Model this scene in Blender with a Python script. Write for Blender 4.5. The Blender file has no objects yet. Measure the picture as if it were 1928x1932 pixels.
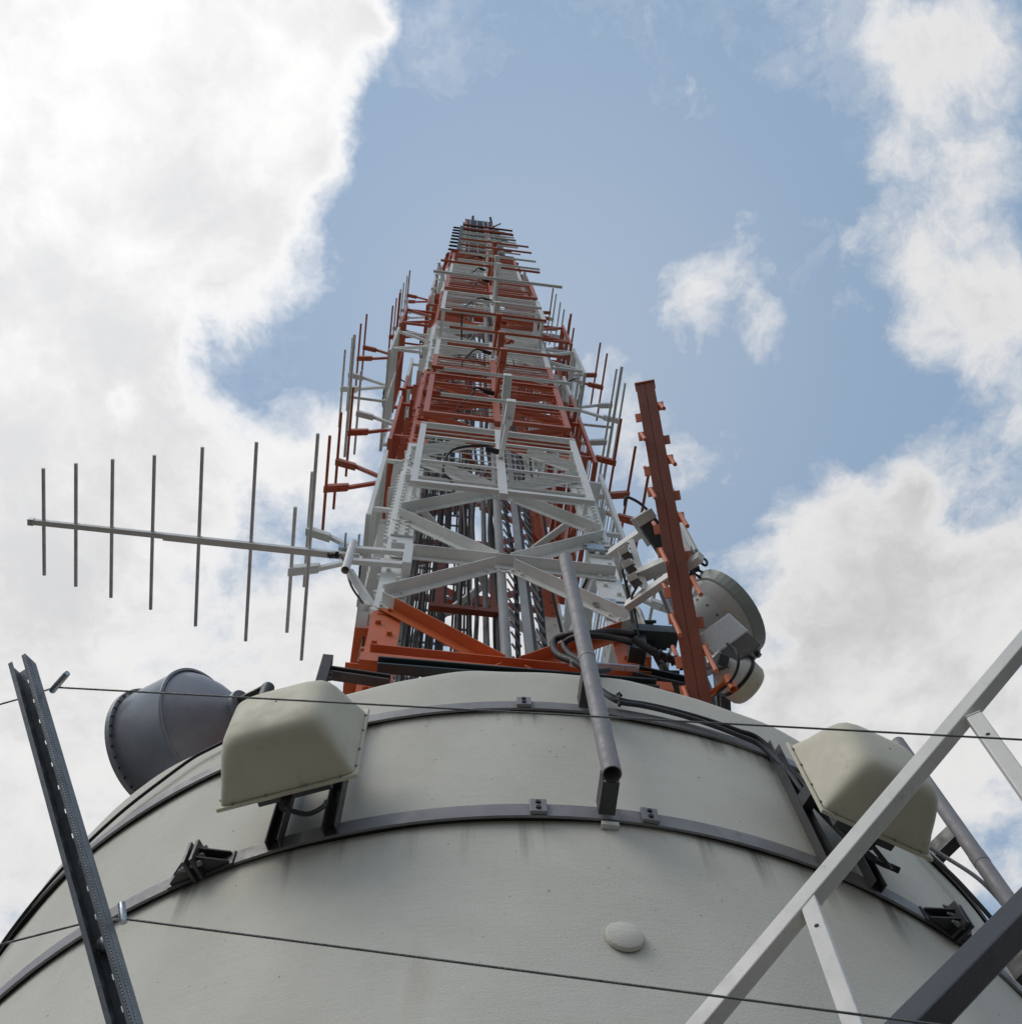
import bpy, math, random
from mathutils import Vector, Matrix
V = Vector
random.seed(7)
PI = math.pi
scene = bpy.context.scene
COL = scene.collection

# ------------------------------------------------------------------ camera
PW, PH = 1928.0, 1932.0            # size in which the photograph was measured
FOC = 2077.0
PIT, ROLL = math.radians(71.09), math.radians(-5.55)
FWD = V((0, math.cos(PIT), math.sin(PIT)))
_R0 = V((1, 0, 0)); _U0 = _R0.cross(FWD)
RGT = math.cos(ROLL) * _R0 + math.sin(ROLL) * _U0
UPV = -math.sin(ROLL) * _R0 + math.cos(ROLL) * _U0

def ray(x, y):
    return (FWD * FOC + RGT * (x - PW / 2) - UPV * (y - PH / 2)).normalized()

def atD(x, y, t):                   # point seen at (x,y), t metres ahead of the lens
    d = ray(x, y); return d * (t / d.dot(FWD))

def atZ(x, y, z):
    d = ray(x, y); return d * (z / d.z)

AX = V((-0.407, 5.507, 0))          # axis of shaft and mast
PSI = math.radians(12.5)
UU = V((math.cos(PSI), math.sin(PSI), 0)); VV = V((math.sin(PSI), -math.cos(PSI), 0))
UP = V((0, 0, 1))
H = 1.247                            # half width of the mast
def W(u, v, z): return AX + UU * u + VV * v + UP * z
def onV(x, y, v):
    d = ray(x, y); return d * ((v + AX.dot(VV)) / d.dot(VV))
R = 3.0                              # shaft radius
ZRIM, ZUP, ZLO = 4.976, 4.578, 3.741
def cyl(deg, r, z):
    t = math.radians(deg); return V((AX.x + r * math.sin(t), AX.y - r * math.cos(t), z))

# ------------------------------------------------------------------ mesh builder
class MB:
    def __init__(s): s.v = []; s.f = []; s.s = []
    def add(s, vs, fs, smooth=False):
        o = len(s.v); s.v += [tuple(v) for v in vs]
        for f in fs: s.f.append([i + o for i in f]); s.s.append(smooth)
        return s
    def box(s, c, ex, ey, ez):       # centre + half-extent vectors
        c = V(c); vs = [c + ex * i + ey * j + ez * k for i in (-1, 1) for j in (-1, 1) for k in (-1, 1)]
        f = [(0, 1, 3, 2), (4, 6, 7, 5), (0, 4, 5, 1), (2, 3, 7, 6), (0, 2, 6, 4), (1, 5, 7, 3)]
        if ex.cross(ey).dot(ez) < 0: f = [t[::-1] for t in f]
        return s.add(vs, f)
    def bar(s, a, b, w, h, up=UP):   # rectangular bar, w across, h along 'up'
        a = V(a); b = V(b); d = (b - a); L = d.length; d.normalize()
        x = d.cross(up)
        if x.length < 1e-4: x = d.cross(V((1, 0, 0)))
        x.normalize(); y = x.cross(d)
        return s.box((a + b) / 2, d * (L / 2), x * (w / 2), y * (h / 2))
    def prism(s, a, b, prof, x, y, cap=True):   # 2-D profile (closed) swept from a to b
        a = V(a); b = V(b); n = len(prof)
        vs = [a + x * p + y * q for p, q in prof] + [b + x * p + y * q for p, q in prof]
        area = sum(prof[i][0] * prof[(i + 1) % n][1] - prof[(i + 1) % n][0] * prof[i][1] for i in range(n))
        flip = (area * x.cross(y).dot(b - a)) < 0
        fs = []
        for i in range(n):
            j = (i + 1) % n; q = (i, j, n + j, n + i); fs.append(q[::-1] if flip else q)
        if cap:
            c1 = tuple(range(n))[::-1]; c2 = tuple(range(n, 2 * n))
            fs.append(c1[::-1] if flip else c1); fs.append(c2[::-1] if flip else c2)
        return s.add(vs, fs)
    def angle(s, a, b, x, y, w, t, h=None):      # L-section: flanges along x (w) and y (h)
        h = h or w
        return s.prism(a, b, [(0, 0), (w, 0), (w, t), (t, t), (t, h), (0, h)], x, y)
    def tube(s, pts, r, n=8, cap=True, closed=False):
        pts = [V(p) for p in pts]; m = len(pts)
        rs = r if isinstance(r, (list, tuple)) else [r] * m
        rings = []; prev = None
        for i, p in enumerate(pts):
            a = pts[max(i - 1, 0)]; b = pts[min(i + 1, m - 1)]
            d = (b - a)
            d = d.normalized() if d.length > 1e-9 else V((0, 0, 1))
            if prev is None:
                x = d.cross(UP)
                if x.length < 1e-3: x = d.cross(V((1, 0, 0)))
            else:
                x = prev - d * prev.dot(d)
            x.normalize(); prev = x; y = d.cross(x)
            rings.append([p + (x * math.cos(2 * PI * k / n) + y * math.sin(2 * PI * k / n)) * rs[i] for k in range(n)])
        vs = [q for g in rings for q in g]; fs = []
        for i in range(m - 1):
            for k in range(n):
                k2 = (k + 1) % n
                fs.append((i * n + k, i * n + k2, (i + 1) * n + k2, (i + 1) * n + k))
        s.add(vs, fs, True)
        if cap:
            s.add(rings[0], [tuple(range(n))[::-1]]); s.add(rings[-1], [tuple(range(n))])
        return s
    def pipe(s, a, b, ro, ri, n=28):              # hollow pipe, open ends
        a = V(a); b = V(b); d = (b - a).normalized(); x = d.cross(V((1, 0, 0.01))).normalized(); y = d.cross(x)
        def ring(c, r): return [c + (x * math.cos(2 * PI * k / n) + y * math.sin(2 * PI * k / n)) * r for k in range(n)]
        vs = ring(a, ro) + ring(b, ro) + ring(b, ri) + ring(a, ri)
        for g in range(4):
            h = (g + 1) % 4
            s.add(vs[g * n:(g + 1) * n] + vs[h * n:(h + 1) * n], [(k, (k + 1) % n, n + (k + 1) % n, n + k) for k in range(n)], g in (0, 2))
        return s
    def lathe(s, c, axis, prof, n=48, e1=None, smooth=True):  # prof: (distance along axis, radius)
        c = V(c); axis = axis.normalized(); e1 = e1 or axis.cross(UP).normalized(); e2 = axis.cross(e1)
        vs = []
        for t, r in prof:
            vs += [c + axis * t + (e1 * math.cos(2 * PI * k / n) + e2 * math.sin(2 * PI * k / n)) * r for k in range(n)]
        fs = []
        for i in range(len(prof) - 1):
            for k in range(n):
                k2 = (k + 1) % n; fs.append((i * n + k, i * n + k2, (i + 1) * n + k2, (i + 1) * n + k))
        return s.add(vs, fs, smooth)
    def bolt(s, c, nrm, r=.022, h=.022, n=6):
        c = V(c); nrm = nrm.normalized(); x = nrm.orthogonal().normalized(); y = nrm.cross(x)
        vs = [c + (x * math.cos(2 * PI * k / n) + y * math.sin(2 * PI * k / n)) * r for k in range(n)]
        vs += [c + nrm * h + (x * math.cos(2 * PI * k / n) + y * math.sin(2 * PI * k / n)) * r * .78 for k in range(n)]
        fs = [(k, (k + 1) % n, n + (k + 1) % n, n + k) for k in range(n)] + [tuple(range(n, 2 * n))]
        return s.add(vs, fs)
    def build(s, name, mat, parent=None, bevel=0, origin=None):
        o0 = V(origin) if origin is not None else (V(parent.location) if parent is not None and parent.parent is None else (WORLD0(parent) if parent else V((0, 0, 0))))
        me = bpy.data.meshes.new(name)
        me.from_pydata([(x - o0.x, y - o0.y, z - o0.z) for x, y, z in s.v], [], s.f)
        me.polygons.foreach_set('use_smooth', s.s)
        me.materials.append(mat); me.update()
        o = bpy.data.objects.new(name, me); COL.objects.link(o)
        if parent is not None:
            o.parent = parent; pw = WORLD0(parent); o.location = o0 - pw
        else: o.location = o0
        if bevel:
            m = o.modifiers.new('bevel', 'BEVEL'); m.width = bevel; m.segments = 2; m.limit_method = 'ANGLE'; m.angle_limit = math.radians(40)
        return o

def WORLD0(o):                        # world position of an unrotated chain of parents
    p = V((0, 0, 0))
    while o is not None: p += V(o.location); o = o.parent
    return p

def tag(o, label, cat, group=None, kind=None):
    o['label'] = label; o['category'] = cat
    if group: o['group'] = group
    if kind: o['kind'] = kind
    return o

def thing(name, label, cat, loc=(0, 0, 0), group=None):
    o = bpy.data.objects.new(name, None); COL.objects.link(o); o.location = loc; o.empty_display_size = .1
    return tag(o, label, cat, group)

def smooth_curve(pts, sub=8):
    pts = [V(p) for p in pts]; out = []
    P = [pts[0] * 2 - pts[1]] + pts + [pts[-1] * 2 - pts[-2]]
    for i in range(1, len(P) - 2):
        a, b, c, d = P[i - 1:i + 3]
        for k in range(sub):
            t = k / sub
            out.append(.5 * ((2 * b) + (c - a) * t + (2 * a - 5 * b + 4 * c - d) * t * t + (3 * b - a - 3 * c + d) * t ** 3))
    out.append(pts[-1]); return out

# ------------------------------------------------------------------ materials
class NT:
    def __init__(s, tree): s.t = tree; s.n = tree.nodes; s.l = tree.links
    def new(s, typ, **kw):
        n = s.n.new(typ)
        for k, v in kw.items(): setattr(n, k, v)
        return n
    def link(s, a, b): s.l.new(a, b)
    def val(s, sock, v):
        if hasattr(v, 'is_linked') or isinstance(v, bpy.types.NodeSocket): s.l.new(v, sock)
        else: sock.default_value = v
    def math(s, op, a, b=None, c=None, clamp=False):
        n = s.n.new('ShaderNodeMath'); n.operation = op; n.use_clamp = clamp
        s.val(n.inputs[0], a)
        if b is not None: s.val(n.inputs[1], b)
        if c is not None: s.val(n.inputs[2], c)
        return n.outputs[0]
    def vmath(s, op, a, b=None):
        n = s.n.new('ShaderNodeVectorMath'); n.operation = op; s.val(n.inputs[0], a)
        if b is not None: s.val(n.inputs[1], b)
        return n.outputs['Value'] if op in ('LENGTH', 'DOT_PRODUCT', 'DISTANCE') else n.outputs[0]
    def noise(s, vec, scale, detail=4, rough=.55, dim='3D'):
        n = s.n.new('ShaderNodeTexNoise'); n.noise_dimensions = dim
        if vec is not None: s.l.new(vec, n.inputs['Vector'])
        n.inputs['Scale'].default_value = scale; n.inputs['Detail'].default_value = detail; n.inputs['Roughness'].default_value = rough
        return n.outputs[0]
    def ramp(s, fac, lo, hi, a=0., b=1., smooth=True):
        n = s.n.new('ShaderNodeMapRange'); n.interpolation_type = 'SMOOTHSTEP' if smooth else 'LINEAR'
        s.val(n.inputs[0], fac); n.inputs[1].default_value = lo; n.inputs[2].default_value = hi; n.inputs[3].default_value = a; n.inputs[4].default_value = b
        return n.outputs[0]
    def mix(s, fac, a, b, blend='MIX'):
        n = s.n.new('ShaderNodeMix'); n.data_type = 'RGBA'; n.blend_type = blend
        s.val(n.inputs[0], fac); s.val(n.inputs[6], a); s.val(n.inputs[7], b)
        return n.outputs[2]
    def mapping(s, vec, scale=(1, 1, 1)):
        n = s.n.new('ShaderNodeMapping'); s.l.new(vec, n.inputs[0]); n.inputs['Scale'].default_value = scale
        return n.outputs[0]

def C4(c): return (c[0], c[1], c[2], 1)

def material(name, color, rough=.5, metal=0., var=.12, vscale=6., bump=.15, bscale=60., dirt=None, dirt_amt=.35, grain=None):
    m = bpy.data.materials.new(name); m.use_nodes = True; t = NT(m.node_tree)
    b = t.n['Principled BSDF']; tc = t.new('ShaderNodeTexCoord').outputs['Object']
    pos = t.new('ShaderNodeNewGeometry').outputs['Position']
    n1 = t.noise(pos, vscale, 5, .6)
    dark = [c * (1 - var) for c in color]; light = [min(1, c * (1 + var * .8)) for c in color]
    col = t.mix(t.ramp(n1, .3, .7), C4(dark), C4(light))
    if dirt:
        n2 = t.noise(pos, vscale * 2.7, 6, .7)
        col = t.mix(t.ramp(n2, .55, .78, 0, dirt_amt), col, C4(dirt))
    t.link(col, b.inputs['Base Color'])
    n3 = t.noise(pos, vscale * 3, 3)
    t.link(t.ramp(n3, .3, .7, max(0, rough - .1), min(1, rough + .1)), b.inputs['Roughness'])
    b.inputs['Metallic'].default_value = metal
    if bump:
        bp = t.new('ShaderNodeBump'); bp.inputs['Strength'].default_value = bump; bp.inputs['Distance'].default_value = .004
        src = t.mapping(pos, grain) if grain else pos
        t.link(t.noise(src, bscale, 4, .6), bp.inputs['Height']); t.link(bp.outputs[0], b.inputs['Normal'])
    return m

def mast_paint():
    """Air-traffic paint: orange-red and white bands at fixed heights."""
    m = bpy.data.materials.new('mast_band_paint'); m.use_nodes = True; t = NT(m.node_tree); b = t.n['Principled BSDF']
    pos = t.new('ShaderNodeNewGeometry').outputs['Position']
    sep = t.new('ShaderNodeSeparateXYZ'); t.link(pos, sep.inputs[0]); z = sep.outputs[2]
    red = None
    for lo, hi in ((-50, 9.33), (15.2, 20.4), (25.6, 31.4), (37.2, 44.5), (61, 90)):
        k = t.math('MULTIPLY', t.math('GREATER_THAN', z, lo), t.math('LESS_THAN', z, hi))
        red = k if red is None else t.math('ADD', red, k, clamp=True)
    n1 = t.noise(pos, 2.2, 5, .6); n2 = t.noise(t.mapping(pos, (9, 9, 1.2)), 2.5, 5, .65)
    w = t.mix(t.ramp(n1, .3, .7), (.72, .735, .715, 1), (.83, .835, .81, 1))
    w = t.mix(t.ramp(n2, .55, .8, 0, .35), w, (.45, .43, .38, 1))
    lowband = t.math('LESS_THAN', z, 9.33)
    rbase = t.mix(lowband, (.56, .165, .085, 1), (.68, .165, .05, 1))
    r = t.mix(t.ramp(n1, .3, .7), t.mix(.25, rbase, (.30, .06, .03, 1)), rbase)
    r = t.mix(t.ramp(n2, .6, .85, 0, .3), r, (.52, .28, .22, 1))
    ch = t.noise(pos, 13, 6, .7)                            # chipped and rusty spots
    t.link(t.mix(t.ramp(ch, .70, .76, 0, .55), t.mix(red, w, r), (.20, .10, .06, 1)), b.inputs['Base Color']); b.inputs['Roughness'].default_value = .45
    bp = t.new('ShaderNodeBump'); bp.inputs['Strength'].default_value = .12; bp.inputs['Distance'].default_value = .004
    t.link(t.noise(pos, 40, 4), bp.inputs['Height']); t.link(bp.outputs[0], b.inputs['Normal'])
    return m

def shaft_paint():
    m = bpy.data.materials.new('shaft_coating'); m.use_nodes = True; t = NT(m.node_tree); b = t.n['Principled BSDF']
    pos = t.new('ShaderNodeNewGeometry').outputs['Position']
    sep = t.new('ShaderNodeSeparateXYZ'); t.link(pos, sep.inputs[0]); z = sep.outputs[2]
    st = t.noise(t.mapping(pos, (2.2, 2.2, 20)), 3.2, 7, .66)         # brushed along the circumference
    st2 = t.noise(t.mapping(pos, (2.6, 2.6, 60)), 4.0, 5, .7)
    blot = t.noise(pos, 1.6, 7, .66)
    col = t.mix(t.ramp(blot, .3, .7), (.63, .618, .55, 1), (.71, .698, .63, 1))
    col = t.mix(t.ramp(st, .54, .80, 0, .24), col, (.46, .45, .395, 1))
    col = t.mix(t.ramp(st2, .66, .76, 0, .26), col, (.36, .365, .33, 1))
    speck = t.noise(pos, 34, 2, .5)
    col = t.mix(t.ramp(speck, .72, .78, 0, .6), col, (.22, .21, .18, 1))
    # run-off stains below the two bands
    drip = t.noise(t.mapping(pos, (7.5, 7.5, .35)), 1.0, 4, .6)
    for z0, ln in ((ZUP - .07, .16), (ZLO - .085, .30)):
        fall = t.math('MULTIPLY', t.ramp(z, z0 - ln, z0, 0, 1), t.math('LESS_THAN', z, z0 + .04))
        col = t.mix(t.math('MULTIPLY', fall, t.ramp(drip, .52, .70, 0, .72)), col, (.16, .155, .135, 1))
    rust = t.noise(t.mapping(pos, (3.1, 3.1, .5)), 1.0, 3)
    col = t.mix(t.ramp(rust, .66, .76, 0, .22), col, (.42, .36, .24, 1))
    t.link(col, b.inputs['Base Color']); b.inputs['Roughness'].default_value = .75; b.inputs['Specular IOR Level'].default_value = .15
    hgt = t.math('ADD', t.math('MULTIPLY', st, .42), t.math('ADD', t.math('MULTIPLY', st2, .35), t.math('MULTIPLY', t.noise(pos, 110, 4, .65), .8)))
    bp = t.new('ShaderNodeBump'); bp.inputs['Strength'].default_value = .30; bp.inputs['Distance'].default_value = .010
    t.link(hgt, bp.inputs['Height']); t.link(bp.outputs[0], b.inputs['Normal'])
    return m

M_MAST = mast_paint()
M_SHAFT = shaft_paint()
M_BAND = material('grey_band_paint', (.27, .265, .275), .5, 0, .14, 5, .2, 50, (.10, .095, .085), .5)
M_GAPSHADE = material('band_gap_shade', (.02, .02, .02), .7)  # near-black colour standing in for shade in the gap behind the bands
M_CREAM = material('cream_fibreglass', (.62, .59, .47), .62, 0, .07, 3, .12, 45, (.26, .23, .15), .5)
M_DARK = material('dark_steel_paint', (.05, .055, .06), .45, 0, .25, 6, .15, 60)
M_TEAL = material('dark_green_steel', (.032, .048, .052), .4, 0, .25, 4, .1, 60)
M_RUSTDARK = material('dark_brown_steel', (.055, .042, .042), .5, 0, .25, 4, .1, 60)
M_BLACK = material('black_cable_sheath', (.012, .012, .013), .58, 0, .2, 20, 0)
M_GREYCABLE = material('grey_cable_sheath', (.06, .062, .07), .6, 0, .2, 12, 0)
M_PIPE = material('grey_pipe_paint', (.25, .243, .255), .55, 0, .10, 8, .15, 120, (.17, .16, .15), .4)
M_GALV = material('galvanised_steel', (.40, .43, .46), .36, .85, .18, 30, .12, 160, (.22, .24, .26), .5)
M_STRUT = material('galvanised_strut', (.16, .18, .20), .42, .3, .22, 24, .12, 160)
M_WHITE = material('white_gloss_paint', (.74, .74, .72), .38, 0, .06, 4, .12, 40, (.38, .36, .32), .35)
M_FRAME = material('worn_white_frame_paint', (.72, .71, .68), .5, 0, .06, 6, .10, 70, (.30, .28, .26), .55, grain=(1, 1, .3))
M_ALU = material('white_aluminium', (.62, .64, .64), .38, .25, .08, 6, .1, 60)
M_ROD = material('weathered_aluminium_rod', (.62, .61, .60), .5, 0, .15, 8, .1, 60)
M_BLUEGREY = material('blue_grey_enamel', (.30, .32, .37), .36, .1, .12, 2.5, .1, 60, (.15, .165, .19), .2, grain=None)
M_DISH = material('pale_grey_shroud', (.60, .63, .61), .45, 0, .08, 3, .1, 50, (.28, .30, .28), .3)
M_SHROUD = material('grey_green_shroud', (.36, .40, .38), .5, 0, .08, 3, .1, 50, (.18, .2, .18), .3)
M_OFFWHITE = material('off_white_plastic', (.66, .66, .63), .4, 0, .07, 5, .06, 60)
M_SILVER = material('silver_housing', (.66, .66, .67), .3, .35, .04, 3, .0, 60)
M_CONN = material('grey_cast_housing', (.13, .125, .12), .5, .2, .15, 12, .15, 60)
M_ORANGE = material('orange_pipe_paint', (.66, .17, .045), .42, 0, .12, 5, .1, 60)
M_BEAMRED = material('brown_red_paint', (.21, .046, .018), .45, 0, .15, 2, .15, 50, (.20, .06, .03), .4)
M_TABRED = material('salmon_red_paint', (.60, .18, .085), .45, 0, .1, 5, .1, 50)
M_ROPE = material('steel_wire_rope', (.16, .17, .165), .45, .6, .2, 40, .6, 300)
M_LADDER = material('light_grey_ladder_paint', (.46, .48, .48), .45, .1, .1, 4, .1, 50)
M_HEAVY = material('dark_grey_hammer_paint', (.052, .052, .056), .45, 0, .12, 6, .12, 110)
M_CONCRETE = material('gallery_concrete', (.09, .085, .075), .8, 0, .12, 1.5, .4, 25)
M_GROUND = material('far_ground', (.07, .066, .052), .9, 0, .3, .01, 0)
M_BULB = material('white_globe_glass', (.75, .73, .68), .25, 0, .03, 8, 0)

# ------------------------------------------------------------------ setting
mb = MB(); mb.add([(-4000, -4000, -160), (4000, -4000, -160), (4000, 4000, -160), (-4000, 4000, -160)], [(0, 1, 2, 3)])
g = mb.build('ground', M_GROUND); g['kind'] = 'structure'
mb = MB(); N = 96
ring = lambda r, z: [V((AX.x + r * math.cos(2 * PI * k / N), AX.y + r * math.sin(2 * PI * k / N), z)) for k in range(N)]
vs = ring(2.9, -1.6) + ring(7.2, -1.6) + ring(7.2, -1.95) + ring(2.9, -1.95)
for q in range(3):
    mb.add(vs[q * N:(q + 2) * N], [(k, (k + 1) % N, N + (k + 1) % N, N + k) for k in range(N)])
g = mb.build('gallery_floor', M_CONCRETE); g['kind'] = 'structure'

# ------------------------------------------------------------------ tower shaft
def wob(t, z): return .006 * math.sin(3 * t + 1.3 * z) + .004 * math.sin(11 * t + 3 * z) + .003 * math.sin(23 * t - 5 * z + 1)
mb = MB(); NS = 320
prof = []
zz = -12.
while zz < 1: prof.append((R, zz)); zz += 1.
while zz < ZRIM - .12: prof.append((R, zz)); zz += .06
for k in range(7):
    a = PI / 2 * k / 6; prof.append((R - .07 + .07 * math.cos(a), ZRIM - .07 + .07 * math.sin(a)))
for r in (2.6, 2.0, 1.2, .4): prof.append((r, ZRIM + .0 + (3 - r) * .01))
vs = []
for r, z in prof:
    for k in range(NS):
        t = 2 * PI * k / NS; w = wob(t, z) if r > 2.5 else 0
        zz = z + (.010 * math.sin(9 * t) + .007 * math.sin(21 * t + 1) + .005 * math.sin(47 * t)) * (1 if z > ZRIM - .1 else 0)
        vs.append((AX.x + (r + w) * math.sin(t), AX.y - (r + w) * math.cos(t), zz))
fs = [(i * NS + k, i * NS + (k + 1) % NS, (i + 1) * NS + (k + 1) % NS, (i + 1) * NS + k) for i in range(len(prof) - 1) for k in range(NS)]
fs.append(tuple((len(prof) - 1) * NS + k for k in range(NS)))
mb.add(vs, fs, True)
shaft = thing('tower_shaft', 'broad pale grey-green round tower shaft with a brushed coating below the lattice mast', 'tower shaft', (AX.x, AX.y, 0))
mb.build('shaft_wall', M_SHAFT, shaft)
# round blanking plate
cc = cyl(12.5, R + .004, 3.026); nr = (cc - AX); nr.z = 0; nr.normalize()
pl = MB().lathe(cc, nr, [(-.01, .066), (.003, .066), (.007, .061), (.008, .0005)], 40, e1=UP)
pl.build('cover_plate', M_SHAFT, shaft)
# small white tile under the lower band beside the pipe
cc = cyl(12.9, R + .012, ZLO - .098); tx = V((math.cos(math.radians(12.9)), math.sin(math.radians(12.9)), 0))
MB().box(cc, tx * .035, V((tx.y, -tx.x, 0)) * .012, UP * .012).build('spacer_block', M_OFFWHITE, shaft, .002)

def ringband(mbd, z, h, r0, r1, a0=-180, a1=180, n=220):
    for i in range(n):
        t0 = a0 + (a1 - a0) * i / n; t1 = a0 + (a1 - a0) * (i + 1) / n
        vs = []
        for t in (t0, t1):
            vs += [cyl(t, r0, z - h), cyl(t, r1, z - h), cyl(t, r1, z), cyl(t, r0, z)]
        mbd.add(vs, [(0, 1, 5, 4), (1, 2, 6, 5), (2, 3, 7, 6), (3, 0, 4, 7)], True)

def make_band(z, h, label, splices):
    root = thing('steel_band', label, 'steel band', (AX.x, AX.y, z), 'steel bands around the shaft')
    b = MB(); ringband(b, z, h, R + .014, R + .026); o = b.build('band_strip', M_BAND, root)
    for p in o.data.polygons: p.use_smooth = False
    b = MB(); ringband(b, z - .008, h - .020, R - .012, R + .0135); o = b.build('gap_shade_strip', M_GAPSHADE, root)  # dark ring added to paint the shadow gap between band and shaft
    for d in splices:
        t = V((math.cos(math.radians(d)), math.sin(math.radians(d)), 0)); n = V((t.y, -t.x, 0))
        c = cyl(d, R + .036, z - h / 2 + .006)
        b = MB().box(c, t * .034, n * .008, UP * (h / 2 + .004)); sp = b.build('splice_plate', M_BAND, root, .003)
        b = MB()
        for s in (-1, 1): b.bolt(c + n * .0085 + UP * (s * h * .24), n, .0115, .006, 10)
        b.build('bolt', M_BLACK, sp)
    return root

band_u = make_band(ZUP, .062, 'flat grey steel band bolted round the shaft close under its rim', (7.2, 13.9))
band_l = make_band(ZLO, .076, 'flat grey steel band round the shaft carrying two bolted tension clamps', (7.6, 16.0))

def clamp(deg):
    """tension clamp of the lower band: two lug plates, gusset ribs and bolts"""
    t = V((math.cos(math.radians(deg)), math.sin(math.radians(deg)), 0)); n = V((t.y, -t.x, 0)); z = ZLO - .042
    c = cyl(deg, R + .030, z); root = None
    b = MB()
    for s in (-1, 1):
        b.box(c + t * (.078 * s) + n * (.004 - .012), t * .066, n * .008, UP * .042)
    root = b.build('clamp', M_HEAVY, band_l, .003)
    b = MB()
    for s in (-1, 1): b.box(c + t * (.016 * s) + n * .044, t * .007, n * .050, UP * .066)
    b.build('lug_plate', M_HEAVY, root, .002)
    b = MB()
    for s in (-1, 1):
        for zz in (-.028, .028):
            a = c + t * (.023 * s) + UP * zz
            b.prism(a - UP * .004, a + UP * .004, [(0, 0), (.105, 0), (.105, .010), (0, .078)], t * s, n)
    b.build('gusset_rib', M_HEAVY, root)
    b = MB()
    for zz in (-.048, 0, .048):
        for s in (-1, 1): b.tube([c + t * (.022 * s) + n * .055 + UP * zz, c + t * (.040 * s) + n * .055 + UP * zz], .012, 6)
        b.tube([c - t * .058 + n * .055 + UP * zz, c + t * .038 + n * .055 + UP * zz], .006, 8)
    b.build('bolt', M_BAND, root)
clamp(-18.2); clamp(42.4)

# ------------------------------------------------------------------ lattice mast
mast = thing('lattice_mast', 'tall square lattice mast of riveted angle steel banded in orange-red and white', 'mast', (AX.x, AX.y, ZRIM))
ZT = 43.0
LW = .27
for su in (-1, 1):
    for sv in (-1, 1):
        b = MB(); z0 = ZRIM
        a = W(su * H, sv * H, z0); e = W(su * H, sv * H, ZT)
        b.angle(a, e, UU * -su, VV * -sv, LW, .03)
        # cover plates over the splices, 3 mm proud
        for zc in ([12.6, 18.6, 24.8, 31, 37] if True else []):
            b.box(W(su * (H - LW / 2 - .005), sv * (H + .012), zc), UU * (LW / 2 - .012), VV * .010, UP * 1.25)
            b.box(W(su * (H + .012), sv * (H - LW / 2 - .005), zc), UU * .010, VV * (LW / 2 - .012), UP * 1.25)
        # rivets
        z = 7.6; k = 0
        while z < 30:
            dense = any(abs(z - zc) < 1.25 for zc in (12.6, 18.6, 24.8))
            off = .0225 if dense else .001
            for q in ((.07, .185) if dense else ((.07,) if k % 2 else (.185,))):
                if sv > 0 or z < 16:
                    b.bolt(W(su * (H - q), sv * (H + off), z), VV * sv, .030, .034, 8)
                if sv > 0 and su < 0: b.bolt(W(su * (H + off), sv * (H - q), z), UU * su, .030, .036, 6)
            # inner faces of the rear legs
            if sv < 0 and z < 22:
                b.bolt(W(su * (H - q), sv * (H - .03), z), VV * -sv, .026, .02, 6)
            z += .125 if dense else .21; k += 1
        b.build('leg', M_MAST, mast)

faces = [(UU, VV), (-UU, -VV), (VV, -UU), (-VV, UU)]      # (along, outward): front, back, left, right
BAY = 2.44
zlev = [5.92 + BAY * j for j in range(16)]
count = 0; rest = MB()
hp = MB()
for fi, (tu, nv) in enumerate(faces):
    def F(u, v, z): return AX + tu * u + nv * (H + v) + UP * z
    for j, z in enumerate(zlev):
        if z > ZT: break
        b = MB()
        b.angle(F(-1.19, .008, z), F(1.19, .008, z), nv, -UP, .13, .012, .12)
        if fi == 0:
            for u in (-1.13, -1.02, 1.02, 1.13): b.bolt(F(u, .020, z - .07), nv, .024, .024)
        b.build('horizontal_brace', M_MAST, mast)
        if z + BAY > ZT: continue
        zm = z + BAY / 2
        for s in (-1, 1):
            for up in (0, 1):
                b = MB() if (fi == 0 or (fi == 1 and j < 10)) else rest
                if up == 0: a, e = F(s * .06, .024, z + .02), F(s * 1.17, .024, zm - .13)
                else:       a, e = F(s * 1.17, .024, zm + .05), F(s * .10, .024, z + BAY - .13)
                d = (e - a).normalized(); dn = nv.cross(d) ; dn = dn if dn.z < 0 else -dn
                b.angle(a, e, nv, dn, .125, .010, .11)
                if fi == 0 and j < 9:
                    for q in (.05, .17):
                        b.bolt(a + d * q + dn * .065 + nv * .010, nv, .022, .024); b.bolt(e - d * q + dn * .065 + nv * .010, nv, .022, .024)
                if b is not rest: b.build('diagonal_brace', M_MAST, mast)
        # gusset plates (thin, behind the braces)
        b = MB() if (fi == 0 or (fi in (1, 2) and j < 8)) else hp
        b.box(F(0, .002, z - .03), tu * .26, nv * .004, UP * .16)
        if b is not hp: b.build('gusset_plate', M_MAST, mast)
        for s in (-1, 1):
            b = MB() if (fi == 0 or (fi in (1, 2) and j < 8)) else hp
            b.box(F(s * 1.10, .005, zm - .04), tu * .10, nv * .003, UP * .28)
            if b is not hp: b.build('gusset_plate', M_MAST, mast)
r_ = rest.build('diagonal_brace', M_MAST, mast); r_['kind'] = 'stuff'
hp.build('gusset_plate', M_MAST, mast)['kind'] = 'stuff'
# diaphragm bars across the inside
for z in zlev[1::2]:
    if z < ZT:
        MB().bar(W(-H + .1, H - .1, z), W(H - .1, -H + .1, z), .08, .06).build('diaphragm_brace', M_MAST, mast)
        MB().bar(W(-H + .1, -H + .1, z + .07), W(H - .1, H - .1, z + .07), .08, .06).build('diaphragm_brace', M_MAST, mast)
# base frame just above the shaft
for s in (-1, 1): MB().bar(W(-H, s * (H + .16), 7.98), W(H + .05, s * (H + .16), 7.98), .10, .14).build('base_frame', M_MAST, mast)
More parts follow.
